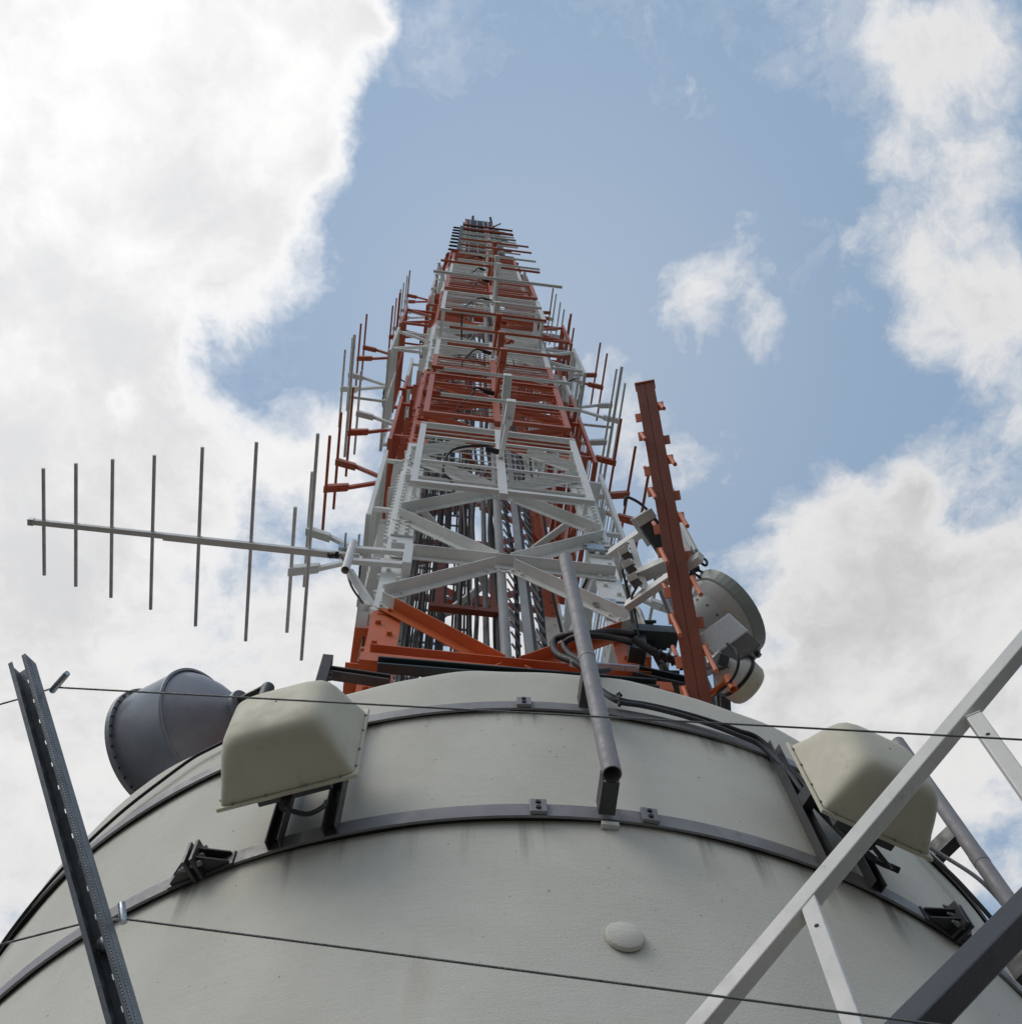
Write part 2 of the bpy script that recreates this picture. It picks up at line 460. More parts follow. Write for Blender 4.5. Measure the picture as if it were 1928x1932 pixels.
# transition and slim upper mast
HU = .80; Z2, Z3 = ZT, 67.
for su in (-1, 1):
    for sv in (-1, 1):
        b = MB(); b.angle(W(su * HU, sv * HU, Z2 - 1.2), W(su * HU, sv * HU, Z3), UU * -su, VV * -sv, .17, .02)
        z = Z2
        while z < Z3: b.bolt(W(su * (HU - .06), sv * HU, z), VV * sv, .05, .03, 6); z += 1.15
        b.build('upper_leg', M_MAST, mast)
b = MB()
for tu, nv in faces:
    b.bar(AX + tu * -1.2 + nv * (H - .05) + UP * (ZT - .02), AX + tu * 1.2 + nv * (H - .05) + UP * (ZT - .02), .2, .16)
for su in (-1, 1):
    for sv in (-1, 1):
        b.bar(W(su * (H - .1), sv * (H - .1), ZT - .1), W(su * (HU - .02), sv * (HU - .02), ZT + 2.4), .12, .12)
b.build('transition_frame', M_MAST, mast)
b = MB()
for tu, nv in faces:
    for j in range(15):
        if nv is VV and j > 2: break
        z = Z2 + j * 1.62
        a0 = AX + nv * (HU + .008) + UP * z
        b.angle(a0 - tu * .76, a0 + tu * .76, nv, -UP, .09, .01)
        s = 1 if j % 2 else -1
        b.bar(a0 - tu * .72 * s + UP * .1 + nv * .02, a0 + tu * .72 * s + UP * 1.5 + nv * .02, .07, .012, nv)
b.build('upper_brace', M_MAST, mast)
b = MB()
for q in range(9): b.bar(W(-.74, -.7 + q * .18, Z3), W(.74, -.7 + q * .18, Z3), .13, .04)
b.bar(W(-.8, HU, Z3 + .05), W(.8, HU, Z3 + .05), .1, .12); b.bar(W(-.8, -HU, Z3 + .05), W(.8, -HU, Z3 + .05), .1, .12)
b.build('top_platform', M_DARK, mast)

# ------------------------------------------------------------------ inside the mast: ladder, cable rack, pipes
lad = thing('climbing_ladder', 'light grey climbing ladder with slanting pegs on two rails inside the mast', 'ladder', W(.25, .6, ZRIM))
zA, zB = 5.2, 36.
MB().tube([W(.10, .55, zA), W(.10, .55, zB)], .058, 16).build('tube_rail', M_LADDER, lad)
MB().bar(W(.335, .60, zA), W(.335, .60, zB), .09, .035, VV).build('flat_rail', M_LADDER, lad)
MB().bar(W(.40, .60, zA), W(.40, .60, zB), .030, .07, VV).build('guide_rail', M_DARK, lad)
z = 7.6; k = 0; far = MB()
while z < 35:
    for s in (0, 1):
        a = W(.15 if s == 0 else .425, .64, z + .14 * s); d = UU * .13 - VV * .16 - UP * .01
        b = MB() if z < 20.5 else far
        b.tube([a, a + d], .0125, 8)
        if b is not far: b.build('peg', M_GALV, lad)
    z += .29
far.build('peg', M_GALV, lad)['kind'] = 'stuff'

rack = thing('cable_rack', 'upright rack inside the mast packed with black antenna cables on steel rungs', 'cable rack', W(-.6, -.6, ZRIM))
for u in (-1.06, -.16): MB().bar(W(u, -.63, 5.1), W(u, -.63, 40), .075, .03, VV).build('rack_rail', M_LADDER, rack)
for k in range(60): MB().bar(W(-1.05, -.60, 8.6 + k * .5), W(-.17, -.60, 8.6 + k * .5), .02, .03, VV).build('rack_rung', M_GALV, rack)
rs = random.Random(3); u = -1.02
while u < -.2:
    big = rs.random() < .25
    r = rs.uniform(.045, .06) if big else rs.uniform(.010, .018)
    if u > -.78 and u < -.46 and rs.random() < .5: r = .055
    u += r
    pts = [W(u + rs.uniform(-.006, .006), -.555 + r * .4 + rs.uniform(-.01, .02), 5.1 + q * 1.7) for q in range(20)]
    MB().tube(pts, r, 8).build('cable', M_BLACK if rs.random() < .55 else M_GREYCABLE, rack)
    u += r + (rs.uniform(.004, .02) if rs.random() < .75 else rs.uniform(.04, .08))
u = -1.0
while u < -.62:
    pts = [W(u + rs.uniform(-.006, .006), -.35 + rs.uniform(-.02, .02), 5.1 + q * 1.7) for q in range(18)]
    MB().tube(pts, .013, 6).build('cable', M_BLACK, rack); u += rs.uniform(.034, .06)

def simple(name, label, cat, mb_, mat, group=None, bevel=0, origin=None):
    o = mb_.build(name, mat, None, bevel, origin if origin is not None else V(mb_.v[0])); return tag(o, label, cat, group)

t_ = thing('riser_pipe', 'pale grey riser pipe with a black flange beside the ladder inside the mast', 'pipe', W(-.05, .35, ZRIM))
MB().tube([W(-.07, .35, 5.1), W(-.07, .35, 30)], .036, 14).build('pipe_tube', M_PIPE, t_)
for z in (10.15, 12.2, 14.9, 17.5): MB().lathe(W(-.07, .35, z), UP, [(-.09, .036), (-.09, .062), (-.05, .062), (-.05, .05), (.05, .05), (.05, .062), (.09, .062), (.09, .036)], 16, smooth=False).build('pipe_flange', M_DARK, t_)
for n_, (u, v, r, lb) in enumerate(((-.20, .38, .026, 'slim dark cable rising left of the grey riser pipe'), (.02, .5, .034, 'thick black cable rising right of the grey riser pipe'), (-.25, .30, .020, 'thinnest dark cable at the edge of the rack beside the riser pipe'), (-.33, .1, .03, 'dark cable rising deep inside the mast nearest the packed rack'), (.07, .2, .02, 'thin dark cable rising close behind the left ladder tube'), (.30, .3, .03, 'dark cable rising behind the flat ladder rail'), (.55, .45, .022, 'thin dark cable rising just right of the ladder pegs'), (.70, -.2, .035, 'thick dark cable rising in the right half of the mast, far back'), (.86, .1, .02, 'thin dark cable rising next to the right mast legs'))):
    pts = [W(u + .03 * math.sin(q * 1.3 + n_), v + .03 * math.cos(q * 1.7 + n_), 5.1 + q * 1.1) for q in range(24)]
    simple('riser_cable', lb, 'cable', MB().tube(smooth_curve(pts, 4), r, 8), M_BLACK if n_ else M_GREYCABLE, 'loose riser cables inside the mast')
t_ = thing('cable_gate', 'small orange-red gate frame inside the mast in front of the cables', 'frame', W(-.3, .5, 12))
for u in (-.62, .02): MB().bar(W(u, .5, 11.2), W(u, .5, 12.9), .10, .06, VV).build('gate_post', M_BEAMRED, t_)
for z in (11.2, 12.95): MB().bar(W(-.72, .52, z), W(.06, .52, z), .07, .09).build('gate_bar', M_BEAMRED, t_)
simple('cross_pipe', 'grey horizontal pipe behind the lowest orange diagonals of the mast', 'pipe', MB().tube([W(-.72, .75, 9.5), W(.75, .9, 9.28)], .045, 14), M_PIPE)

# ------------------------------------------------------------------ dipole panel antennas on three sides of the mast
def panel_antenna(tu, nv, z, stand, label, group, longrod):
    def F(u, v, dz): return AX + tu * u + nv * (H + v) + UP * (z + dz)
    root = thing('panel_antenna', label, 'antenna', F(0, 0, 0), group)
    o = .8 if stand else .30
    d = o + .95 if not stand else o + .98
    b = MB()
    for s in (-1, 1):
        b.bar(F(s * 1.06, o, -1.42), F(s * 1.06, o, 1.42), .085, .05, nv)
    for s, w in ((-1, .075), (1, .06)):
        b.bar(F(-1.10, o + .004, 1.39 * s), F(1.10, o + .004, 1.39 * s), .06, w)
    fr = b.build('reflector_frame', M_MAST, root)
    for dz in (-.42, .78): MB().bar(F(-1.03, o - .004, dz), F(1.03, o - .004, dz), .035, .04).build('cross_bar', M_MAST, root)
    b = MB()
    for dz in (-1.15, -.88, -.64, -.16, .12, .34, .56, 1.02, 1.22): b.tube([F(-1.04, o, dz), F(1.04, o, dz)], .0085, 6)
    b.build('reflector_rod', M_MAST, root)
    MB().bar(F(0, o + .005, -1.55), F(0, o + .005, 1.55), .10, .07, nv).build('centre_post', M_MAST, root)
    for s in (-1, 1):
        zd = .76 * s
        MB().bar(F(0, o + .05, .04 * s), F(0, d - .2, zd * .93), .055, .07, UP).build('arm', M_MAST, root)
        b = MB()
        zc = zd
        b.prism(F(-.055, 0, zc), F(.055, 0, zc), [(d - .33, -.065 - s * .20), (d + .03, -.08), (d + .03, .07), (d - .33, .055 - s * .20)], nv, UP)
        dp = b.build('dipole', M_MAST, root, .008)
        MB().tube([F(-.86, d, zc), F(.86, d, zc)], .024, 10).build('dipole_rod', M_MAST, dp)
    # stand-off brackets to the mast legs
    for s in (-1, 1):
        for q in (-1.05, 1.05):
            b = MB()
            if stand:
                b.bar(F(s * 1.05, 0.03, q), F(s * 1.05, o - .02, q), .06, .06)
                b.bar(F(s * 1.05, 0.03, q - .75 * (1 if q > 0 else -1)), F(s * 1.05, o - .04, q + .05), .06, .055)
            else:
                b.bar(F(s * 1.05, 0.03, q), F(s * 1.05, o - .02, q), .05, .06)
            b.build('standoff_bracket', M_MAST, root)
    rq = random.Random(int(z * 10) + len(label)); j = lambda k_=.14: rq.uniform(-k_, k_)
    pts = smooth_curve([F(-.05, o + .10, 0), F(-.30 + j(), o + .14, .06 + j(.05)), F(-.52 + j(.2), o + .06, -.12 + j()), F(-.60 + j(.25), o - .1, -.5 + j()), F(-.55 + j(.2), .12, -.8 + j()), F(-.45 + j(.2), -.1, -1.2)], 5)
    cb = MB().tube(pts, .018, 8); cb.tube([F(-.03, o + .10, 0), F(-.20, o + .12, .03)], .038, 10)
    cb.build('feed_cable', M_BLACK, root)
    if longrod:
        b = MB(); b.bar(F(0, o, -1.45), F(0, o + .75, -1.40), .05, .05); b.tube([F(-1.32, o + .75, -1.40), F(1.32, o + .75, -1.40)], .032, 10)
        b.build('long_element', M_MAST, root)
    return root
colz = ['white', 'orange-red', 'red and white', 'white', 'orange-red', 'red and white', 'white', 'orange-red']
ordn = ['lowest', 'second lowest', 'third lowest', 'fourth from the bottom', 'fifth from the bottom', 'third from the top', 'second from the top', 'topmost']
for side, (tu, nv), where in (('front', (UU, VV), 'on the mast\'s near face'), ('left', (VV, -UU), 'on the mast\'s left flank'), ('right', (-VV, UU), 'on the mast\'s right flank')):
    for k in range(8):
        st = k in (3, 4)
        lb = f'{colz[k]} dipole panel {where}, {ordn[k]}'
        panel_antenna(tu, nv, 13.8 + 3.45 * k, st, lb, 'dipole panel antennas on the mast', k in (3, 5))

# upper arrays of the slim mast
def short_array(u, v, sgn, zs, label):
    root = thing('dipole_array', label, 'antenna', W(u, v, zs[0]), 'black dipole arrays by the mast top')
    MB().bar(W(u, v, zs[0] - .6), W(u, v, zs[-1] + .6), .20, .20, VV).build('array_spine', M_BLACK, root)
    for z in zs:
        b = MB().tube([W(u, v, z), W(u + sgn * .44, v, z)], .05, 8); b.bar(W(u + sgn * .44, v, z - .12), W(u + sgn * .44, v, z + .12), .07, .05, VV)
        b.build('short_dipole', M_BLACK, root)
short_array(-.92, .8, -1, [44.9 + q * 1.72 for q in range(10)], 'black array of stub dipoles pointing left from the slim mast top')
short_array(.95, .8, 1, [45.4 + q * 2.6 for q in range(7)], 'black array of stub dipoles pointing right from the slim mast top')
root = thing('grid_array', 'black gridded antenna panel filling the front of the slim mast top', 'antenna', W(0, HU, 50))
b = MB()
for q in range(22): b.bar(W(-.66, HU - .02, 46.5 + q * .93), W(.66, HU - .02, 46.5 + q * .93), .22, .62)
b.build('grid_slat', M_BLACK, root)
b = MB()
for u in (-.5, -.12, .25, .5): b.bar(W(u, HU + .11, 46), W(u, HU + .11, 67), .035, .035, VV)
b.build('grid_upright', M_LADDER, root)
for u, v, zt, lb in ((-.34, .7, 72.6, 'thin black whip aerial at the very top, the taller left one of two'), (.78, .7, 72.8, 'thin black whip aerial at the very top right corner')):
    b = MB().tube([W(u, v, 66), W(u, v, zt)], .05, 6)
    z = 67.3
    while z < zt: b.tube([W(u, v, z), W(u, v, z + .3)], .085, 6); z += .9
    simple('whip_aerial', lb, 'aerial', b, M_BLACK, 'whip aerials on the mast top')
simple('stub_aerial', 'short slanting black stub at the right edge of the mast top', 'aerial', MB().tube([W(.86, .8, 64.5), W(1.3, .8, 67.5)], .05, 6), M_BLACK)
for (px, py), su, lb in (((828, 494), -1, 'white globe warning light on a bent arm left of the upper mast'), ((989, 512), 1, 'white globe warning light on a bent arm right of the upper mast')):
    p0 = onV(px, py, 1.75); root = thing('warning_light', lb, 'lamp', p0, 'globe warning lights')
    b = MB(); n = 14
    b.lathe(p0 - UP * .0, UP, [(.22 * math.cos(PI * (1 - q / 12)), max(.001, .22 * math.sin(PI * q / 12))) for q in range(13)], 20); b.build('globe', M_BULB, root)
    q0 = W(su * H, H, p0.z - .3); MB().tube([q0, (q0 + p0) / 2 - UP * .05, p0 - UP * .18], .05, 8).build('lamp_arm', M_MAST, root)

# ribbon dipoles of the front upper array
for k, (z, u0, u1, red) in enumerate(((48.9, -.86, 1.62, 0), (51.5, -.86, 1.6, 0), (54.3, -.86, 1.58, 1), (57.0, -.86, 1.62, 1))):
    root = thing('crosswise_dipole', ('slim grey' if not red else 'slim red-brown') + ' crosswise dipole on the slim upper mast, ' + ('lowest', 'second', 'third', 'topmost')[k] + ' of four', 'antenna', W(0, HU, z), 'crosswise dipoles of the upper mast')
    MB().tube([W(u0, HU + .45, z), W(u1, HU + .45, z)], .05, 8).build('dipole_rod', M_BEAMRED if red else M_ROD, root)
    MB().box(W(.3, HU + .35, z - .5), UU * .13, VV * .08, UP * .8).build('dipole_box', M_BEAMRED if red else M_ALU, root)
    MB().bar(W(.2, HU, z), W(.2, HU + .3, z), .08, .08).build('arm', M_DARK, root)

# ------------------------------------------------------------------ yagi on the left leg
yz = 10.70; yv = 1.22
yagi = thing('yagi_antenna', 'long white yagi antenna with eight crosswise rods reaching out left of the mast', 'antenna', W(-1.3, yv, yz))
b = MB(); b.bar(W(-4.82, yv, yz), W(-1.5, yv, yz), .055, .055)
b.build('boom', M_WHITE, yagi, .004)
b = MB(); b.bar(W(-3.5, yv + .002, yz - .043), W(-1.5, yv + .002, yz - .043), .07, .03); b.build('boom_stiffener', M_WHITE, yagi, .004)
MB().box(W(-4.83, yv, yz), UU * .03, VV * .034, UP * .034).build('boom_cap', M_ALU, yagi, .004)
els = [(-4.71, .58), (-4.39, .67), (-4.03, .755), (-3.62, .845), (-3.15, .985), (-2.62, 1.10), (-2.02, 1.26)]
for u, hl in els:
    e = MB().tube([W(u, yv - hl, yz + .012), W(u, yv + hl, yz + .012)], .0185, 12); e.bar(W(u - .03, yv, yz + .034), W(u + .03, yv, yz + .034), .05, .012)
    e.build('element', M_ROD, yagi)
# mount
mt = MB()
mt.pipe(W(-1.58, yv + .12, yz - .70), W(-1.58, yv + .12, yz + .06), .042, .036); mt.build('mount_pipe', M_WHITE, yagi)
b = MB()
for dz in (-.06, -.40): b.bar(W(-1.58, yv + .1, yz + dz), W(-1.0, yv + .12, yz + dz), .05, .075)
b.bar(W(-1.0, yv + .12, yz - .5), W(-1.0, yv + .12, yz + .05), .09, .14, VV); b.build('mount_arm', M_WHITE, yagi, .004)
b = MB()
b.box(W(-1.60, yv + .02, yz + .12), UU * .13, VV * .035, UP * .06)
for s in (-1, 1): b.tube([W(-1.60 + .07 * s, yv - .12, yz + .12), W(-1.60 + .07 * s, yv + .2, yz + .12)], .012, 8)
b.build('boom_clamp', M_GALV, yagi)
MB().tube(smooth_curve([W(-1.78, yv + .02, yz - .06), W(-1.66, yv + .05, yz - .2), W(-1.52, yv - .1, yz - .55), W(-1.33, yv - .2, yz - .95), W(-1.3, yv - .25, yz - 1.9)], 6), .012, 8).build('feed_cable', M_BLACK, yagi)
MB().tube([W(-1.80, yv + .0, yz - .05), W(-1.72, yv + .04, yz - .12)], .036, 12).build('feed_connector', M_BLACK, yagi)
MB().bar(W(-1.55, yv + .05, yz - .55), W(-1.22, yv - .1, yz - 1.15), .07, .05).build('mount_strut', M_WHITE, yagi)
# small dipole pair between yagi and mast
root = thing('side_dipole', 'short white dipole rod with a box head just behind the yagi boom', 'antenna', W(-2.2, 0, 10.9))

MB().tube([W(-2.34, -.85, 12.9), W(-2.34, .85, 12.9)], .024, 10).build('dipole_rod', M_ROD, root)
MB().box(W(-2.18, 0, 12.85), UU * .2, VV * .07, UP * .11).build('dipole_box', M_WHITE, root, .006)
MB().bar(W(-2.1, 0, 12.9), W(-1.25, 0, 13.3), .06, .06).build('arm', M_WHITE, root)
bpy.data.objects.remove(root.children[0]); bpy.data.objects.remove(root.children[0]); bpy.data.objects.remove(root.children[0]); bpy.data.objects.remove(root)

# ------------------------------------------------------------------ vertical stand-off pipes on the shaft
def standoff_pipe(deg, s, zb, zt, label, seam):
    base = cyl(deg, R + s, zb); root = thing('standoff_pipe', label, 'pipe', base, 'vertical pipes standing off the shaft')
    MB().pipe(base, cyl(deg, R + s, zt), .039, .034).build('pipe_tube', M_PIPE, root)
    MB().lathe(cyl(deg, R + s, zt), UP, [(-.004, .0388), (-.002, .0005)], 28, e1=V((1, 0, 0))).build('pipe_cap', M_PIPE, root)
    b = MB().lathe(cyl(deg, R + s, seam), UP, [(-.035, .0392), (-.035, .0408), (.035, .0408), (.035, .0392)], 28, e1=V((1, 0, 0)), smooth=False); b.build('collar', M_PIPE, root)
    t = V((math.cos(math.radians(deg)), math.sin(math.radians(deg)), 0)); n = V((t.y, -t.x, 0))
    for z in (ZLO - .03, ZUP - .02):
        b = MB()
        b.prism(cyl(deg, R + .043, z), cyl(deg, R + s - .03, z + .02), [(-.033, -.045), (.033, -.045), (.033, .045), (.027, .045), (.027, -.039), (-.027, -.039), (-.027, .045), (-.033, .045)], t, UP)
        b.build('bracket', M_HEAVY, root)
    return root
standoff_pipe(12.6, .205, 3.70, 6.02, 'grey steel pipe standing off the shaft in front of the mast foot', 4.72)
standoff_pipe(50.3, .205, 3.95, 5.42, 'grey steel pipe standing off the far right side of the shaft', 4.35)

# ------------------------------------------------------------------ cream radomes
def radome(deg, label, wid, cabled):
    t = V((math.cos(math.radians(deg)), math.sin(math.radians(deg)), 0)); n = V((t.y, -t.x, 0))
    z0, z1 = 3.695, 4.19; rb = R + .25
    base = cyl(deg, rb, z0); root = thing('radome_antenna', label, 'antenna', base, 'cream radome antennas on the shaft')
    hw = wid / 2; hz = (z1 - z0) / 2; zc = (z0 + z1) / 2; c0 = cyl(deg, rb, zc)
    # shell: superellipse sections shrinking outward
    b = MB(); n1 = 64; secs = []
    S = [(0, 1, 1, 20), (.02, .985, .992, 15), (.07, .935, .978, 9), (.13, .875, .955, 7.5), (.18, .82, .92, 6.5), (.212, .765, .87, 6), (.234, .70, .80, 5.5), (.247, .6, .70, 5), (.252, .4, .48, 5), (.253, .02, .02, 4)]
    for d, a, q, ex in S:
        ring_ = []
        for k in range(n1):
            th = 2 * PI * k / n1; ct, s_ = math.cos(th), math.sin(th)
            x = math.copysign(abs(ct) ** (2 / ex), ct) * hw * a; y = math.copysign(abs(s_) ** (2 / ex), s_) * hz * q
            ring_.append(c0 + n * d + t * x + UP * (y * (1 - .30 * d / .25 if y > 0 else 1) + .012 * d / .25))
        secs.append(ring_)
    vs = [p for r_ in secs for p in r_]
    fs = [(i * n1 + k, i * n1 + (k + 1) % n1, (i + 1) * n1 + (k + 1) % n1, (i + 1) * n1 + k) for i in range(len(S) - 1) for k in range(n1)]
    b.add(vs, fs, True); b.build('radome_shell', M_CREAM, root)
    b = MB(); b.box(c0 - n * .010, t * (hw + .012), n * .008, UP * (hz + .012)); fl = b.build('flange', M_CREAM, root, .003)
    b = MB()
    for s in (-1, 1):
        for q in (-.8, -.3, .3, .8):
            b.bolt(c0 + t * (s * (hw + .004)) + UP * (hz * q) - n * .002, n, .007, .006)
            b.bolt(c0 + UP * (s * (hz + .004)) + t * (hw * q) - n * .002, n, .007, .006)
    b.build('screw', M_BAND, fl)
    MB().box(c0 - n * .05, t * (hw * .55), n * .03, UP * (hz * .75)).build('antenna_back', M_DARK, root)
    for s in (-1, 1):
        b = MB(); p0 = cyl(deg, R + .03, ZLO - .085) + t * (s * .115); p1 = cyl(deg, R + .03, ZUP - .01) + t * (s * .115)
        b.prism(p0, p1, [(-.028, 0), (.028, 0), (.028, .045), (.023, .045), (.023, .005), (-.023, .005), (-.023, .045), (-.028, .045)], t, n)
        ch = b.build('support_channel', M_HEAVY, root)
        b = MB(); b.bolt(p0 + UP * .05 + n * .0065, n, .012, .01); b.build('bolt', M_BLACK, ch)
        MB().bar(cyl(deg, R + .07, zc + .12) + t * (s * .115), cyl(deg, rb - .02, zc + .12) + t * (s * .115), .05, .08).build('support_bracket', M_DARK, root)
    b = MB(); p = cyl(deg, rb - .05, z0 - .005) + t * (-.02)
    b.tube(smooth_curve([p + UP * .03, p - UP * .05 + t * .02, p - UP * .07 + t * .09 - n * .03, p + UP * .0 + t * .13 - n * .06, p + UP * .1 + t * .12 - n * .1], 6), .010, 8)
    b.tube([p + UP * .04, p - UP * .03], .022, 10); b.build('cable_tail', M_BLACK, root)
    return root
radome(-9.9, 'cream radome with rounded front on the left part of the shaft', .545, 0)
radome(32.4, 'cream radome with rounded front on the right part of the shaft', .51, 1)

# ------------------------------------------------------------------ grey shrouded dish behind the shaft, left
hub = atD(450, 1338, 10.0); az, el = math.radians(-115), math.radians(8.6)
axd = V((math.sin(az) * math.cos(el), -math.cos(az) * math.cos(el), math.sin(el)))
dish = thing('shrouded_dish', 'blue-grey cone-backed shrouded dish peering over the left rim of the shaft', 'dish antenna', hub)
e1 = axd.cross(UP).normalized()
MB().lathe(hub, axd, [(-.02, .001), (-.02, .09), (0, .10), (.06, .19), (.20, .36), (.34, .49), (.42, .545)], 64, e1=e1).build('dish_back', M_BLUEGREY, dish)
MB().lathe(hub, axd, [(.40, .548), (.40, .572), (.425, .575), (.43, .562), (1.0, .562), (1.0, .535), (.45, .535)], 72, e1=e1).build('shroud', M_BLUEGREY, dish)
b = MB().lathe(hub, axd, [(.965, .565), (.965, .60), (1.015, .60), (1.015, .565)], 72, e1=e1, smooth=False); fl = b.build('shroud_flange', M_BLUEGREY, dish)
b = MB(); e2 = axd.cross(e1)
for k in range(36):
    a = 2 * PI * k / 36; b.bolt(hub + axd * .965 + (e1 * math.cos(a) + e2 * math.sin(a)) * .583, -axd, .013, .014)
b.build('bolt', M_DARK, fl)
MB().lathe(hub, axd, [(1.0, .55), (1.02, .4), (1.03, .001)], 48, e1=e1).build('dish_cover', M_DISH, dish)
b = MB().lathe(hub, axd, [(-.06, .001), (-.06, .16), (-.02, .16), (-.02, .05)], 32, e1=e1, smooth=False); hb = b.build('hub_plate', M_BLUEGREY, dish)
b = MB(); b.box(hub - axd * .16, axd * .10, e1 * .10, e2 * .012); b.build('mount_plate', M_DARK, dish)
b = MB(); b.bar(hub - axd * .08 + UP * .18, hub - axd * .25 + UP * .22, .05, .03); b.build('mount_bracket', M_DARK, dish)
pb = hub - axd * .30
MB().tube([V((pb.x, pb.y, ZRIM)), V((pb.x, pb.y, hub.z + .12))], .06, 16).build('support_pole', M_DARK, dish)

# ------------------------------------------------------------------ red log-periodic beam, right
B0 = atD(1322, 1330, 8.55); B1 = atD(1217, 728, 10.75)
bd = (B1 - B0).normalized(); B00 = B0 - bd * .5
bn = (-(B0 + B1) / 2).normalized(); bn = (bn - bd * bn.dot(bd)).normalized(); bx = bd.cross(bn); bx = bx if bx.dot(RGT) > 0 else -bx
lp = thing('dipole_beam', 'long brown-red beam antenna with salmon peg dipoles leaning beside the mast', 'antenna', B00)
b = MB().prism(B00, B1, [(-.088, -.05), (.088, -.05), (.088, .05), (.004, .05), (.002, .044), (-.002, .044), (-.004, .05), (-.088, .05)], bx, bn); b.build('beam', M_BEAMRED, lp, .004)
MB().box(B1 + bd * .004, bd * .008, bx * .098, bn * .06).build('end_cap', M_TABRED, lp, .004)
L = (B1 - B00).length; k = 0
dn = (-UP + bn * .15).normalized()
tt = .62; k = 0
while tt < L - .25:
    f = tt / L; ln = .55 - .33 * f
    for s in (-1, 1):
        t0 = tt + (.34 if s > 0 else 0)
        if t0 > L - .1: continue
        a = B00 + bd * t0 + bx * (s * .108) + bn * .03
        b = MB(); b.box(a, bd * .05, bx * .034, bn * .008)
        b.tube([a + bn * .015 + bd * .02, a + bn * .015 + dn * ln], .019, 10); b.build('peg_dipole', M_TABRED, lp)
        t1 = t0 + .30
        if t1 > L - .1: continue
        a = B00 + bd * t1 + bx * (s * .108) - bn * .035
        b = MB(); b.box(a, bd * .05, bx * .034, bn * .008)
        b.tube([a - bn * .015, a - bn * .015 - dn * ln * .8], .019, 10); b.build('peg_dipole', M_TABRED, lp)
    tt += .68; k += 1
for q in (.15,):
    a = B00 + bd * q
    MB().bar(a - bn * .05, V((a.x - .1, a.y + .2, ZRIM + .02)), .08, .08).build('foot_strut', M_DARK, lp)

# ------------------------------------------------------------------ microwave group on the right
pole_b = atD(1352, 1352, 9.6); pole = thing('antenna_pole', 'dark steel pole behind the brown-red beam carrying the right-hand dishes', 'pole', V((pole_b.x, pole_b.y, ZRIM)))
MB().tube([V((pole_b.x, pole_b.y, ZRIM)), V((pole_b.x, pole_b.y, 11.6))], .065, 18).build('pole_tube', M_HEAVY, pole)
# big dish
def frame_from(ax_):
    a = ax_.normalized(); x = a.cross(UP).normalized(); return a, x, a.cross(x)
dc = atD(1310, 1200, 10.2)
a_, x_, y_ = frame_from(RGT * .86 + UPV * .50 + FWD * .42)
bdh = thing('white_drum_dish', 'large pale grey drum-shrouded dish with deep curved rim right of the brown-red beam', 'dish antenna', dc, 'dishes right of the mast')
MB().lathe(dc, a_, [(-.02, .001), (-.02, .27), (0, .29), (.26, .30), (.27, .32)], 64, e1=x_).build('dish_back', M_DISH, bdh)
MB().lathe(dc, a_, [(.25, .30), (.255, .315), (.34, .395), (.36, .40), (.365, .37)], 64, e1=x_).build('rim_flange', M_OFFWHITE, bdh)
MB().lathe(dc, a_, [(.352, .385), (.352, .412), (.36, .420), (.46, .452), (.46, .43), (.37, .395)], 40, e1=x_, smooth=False).build('shroud', M_SHROUD, bdh)
MB().lathe(dc, a_, [(.46, .42), (.47, .3), (.475, .001)], 48, e1=x_).build('dish_cover', M_OFFWHITE, bdh)
b = MB()
for k in range(14):
    a = 2 * PI * k / 14; b.bolt(dc + a_ * .16 + (x_ * math.cos(a) + y_ * math.sin(a)) * .294, (x_ * math.cos(a) + y_ * math.sin(a)), .012, .01)
b.build('bolt', M_DARK, bdh)
pp = V((pole_b.x, pole_b.y, dc.z)); MB().bar(dc - a_ * .01, pp, .10, .12).build('mount_bracket', M_DARK, bdh)
# radio unit
rc = atD(1362, 1208, 9.15)
rx = (RGT * .80 + UPV * .52 + FWD * .25).normalized(); ry = (UPV * .80 - RGT * .52 + FWD * .75); ry = (ry - rx * ry.dot(rx)).normalized(); rz = rx.cross(ry)
ru = thing('radio_unit', 'silver box radio unit with cable sockets below the large drum dish', 'radio unit', rc)
MB().box(rc, rx * .185, ry * .12, rz * .10).build('housing', M_SILVER, ru, .012)
b = MB().box(rc - ry * .19, rx * .175, ry * .085, rz * .088); sk = b.build('socket_plate', M_CONN, ru, .006)
b = MB()
for q in (-.11, -.03, .06, .13): b.tube([rc - ry * .26 + rx * q, rc - ry * .31 + rx * q], .024, 12)
b.build('socket', M_DARK, sk)
MB().bar(rc - rx * .15 - ry * .1, V((pole_b.x, pole_b.y, rc.z - .1)), .07, .09).build('mount_bracket', M_DARK, ru)
MB().tube(smooth_curve([atD(1372, 1215, 8.9), atD(1388, 1228, 8.6), atD(1393, 1250, 8.5), atD(1385, 1276, 8.5), atD(1366, 1298, 8.6), atD(1340, 1318, 8.9)], 8), .012, 8).build('unit_cable', M_BLACK, ru)
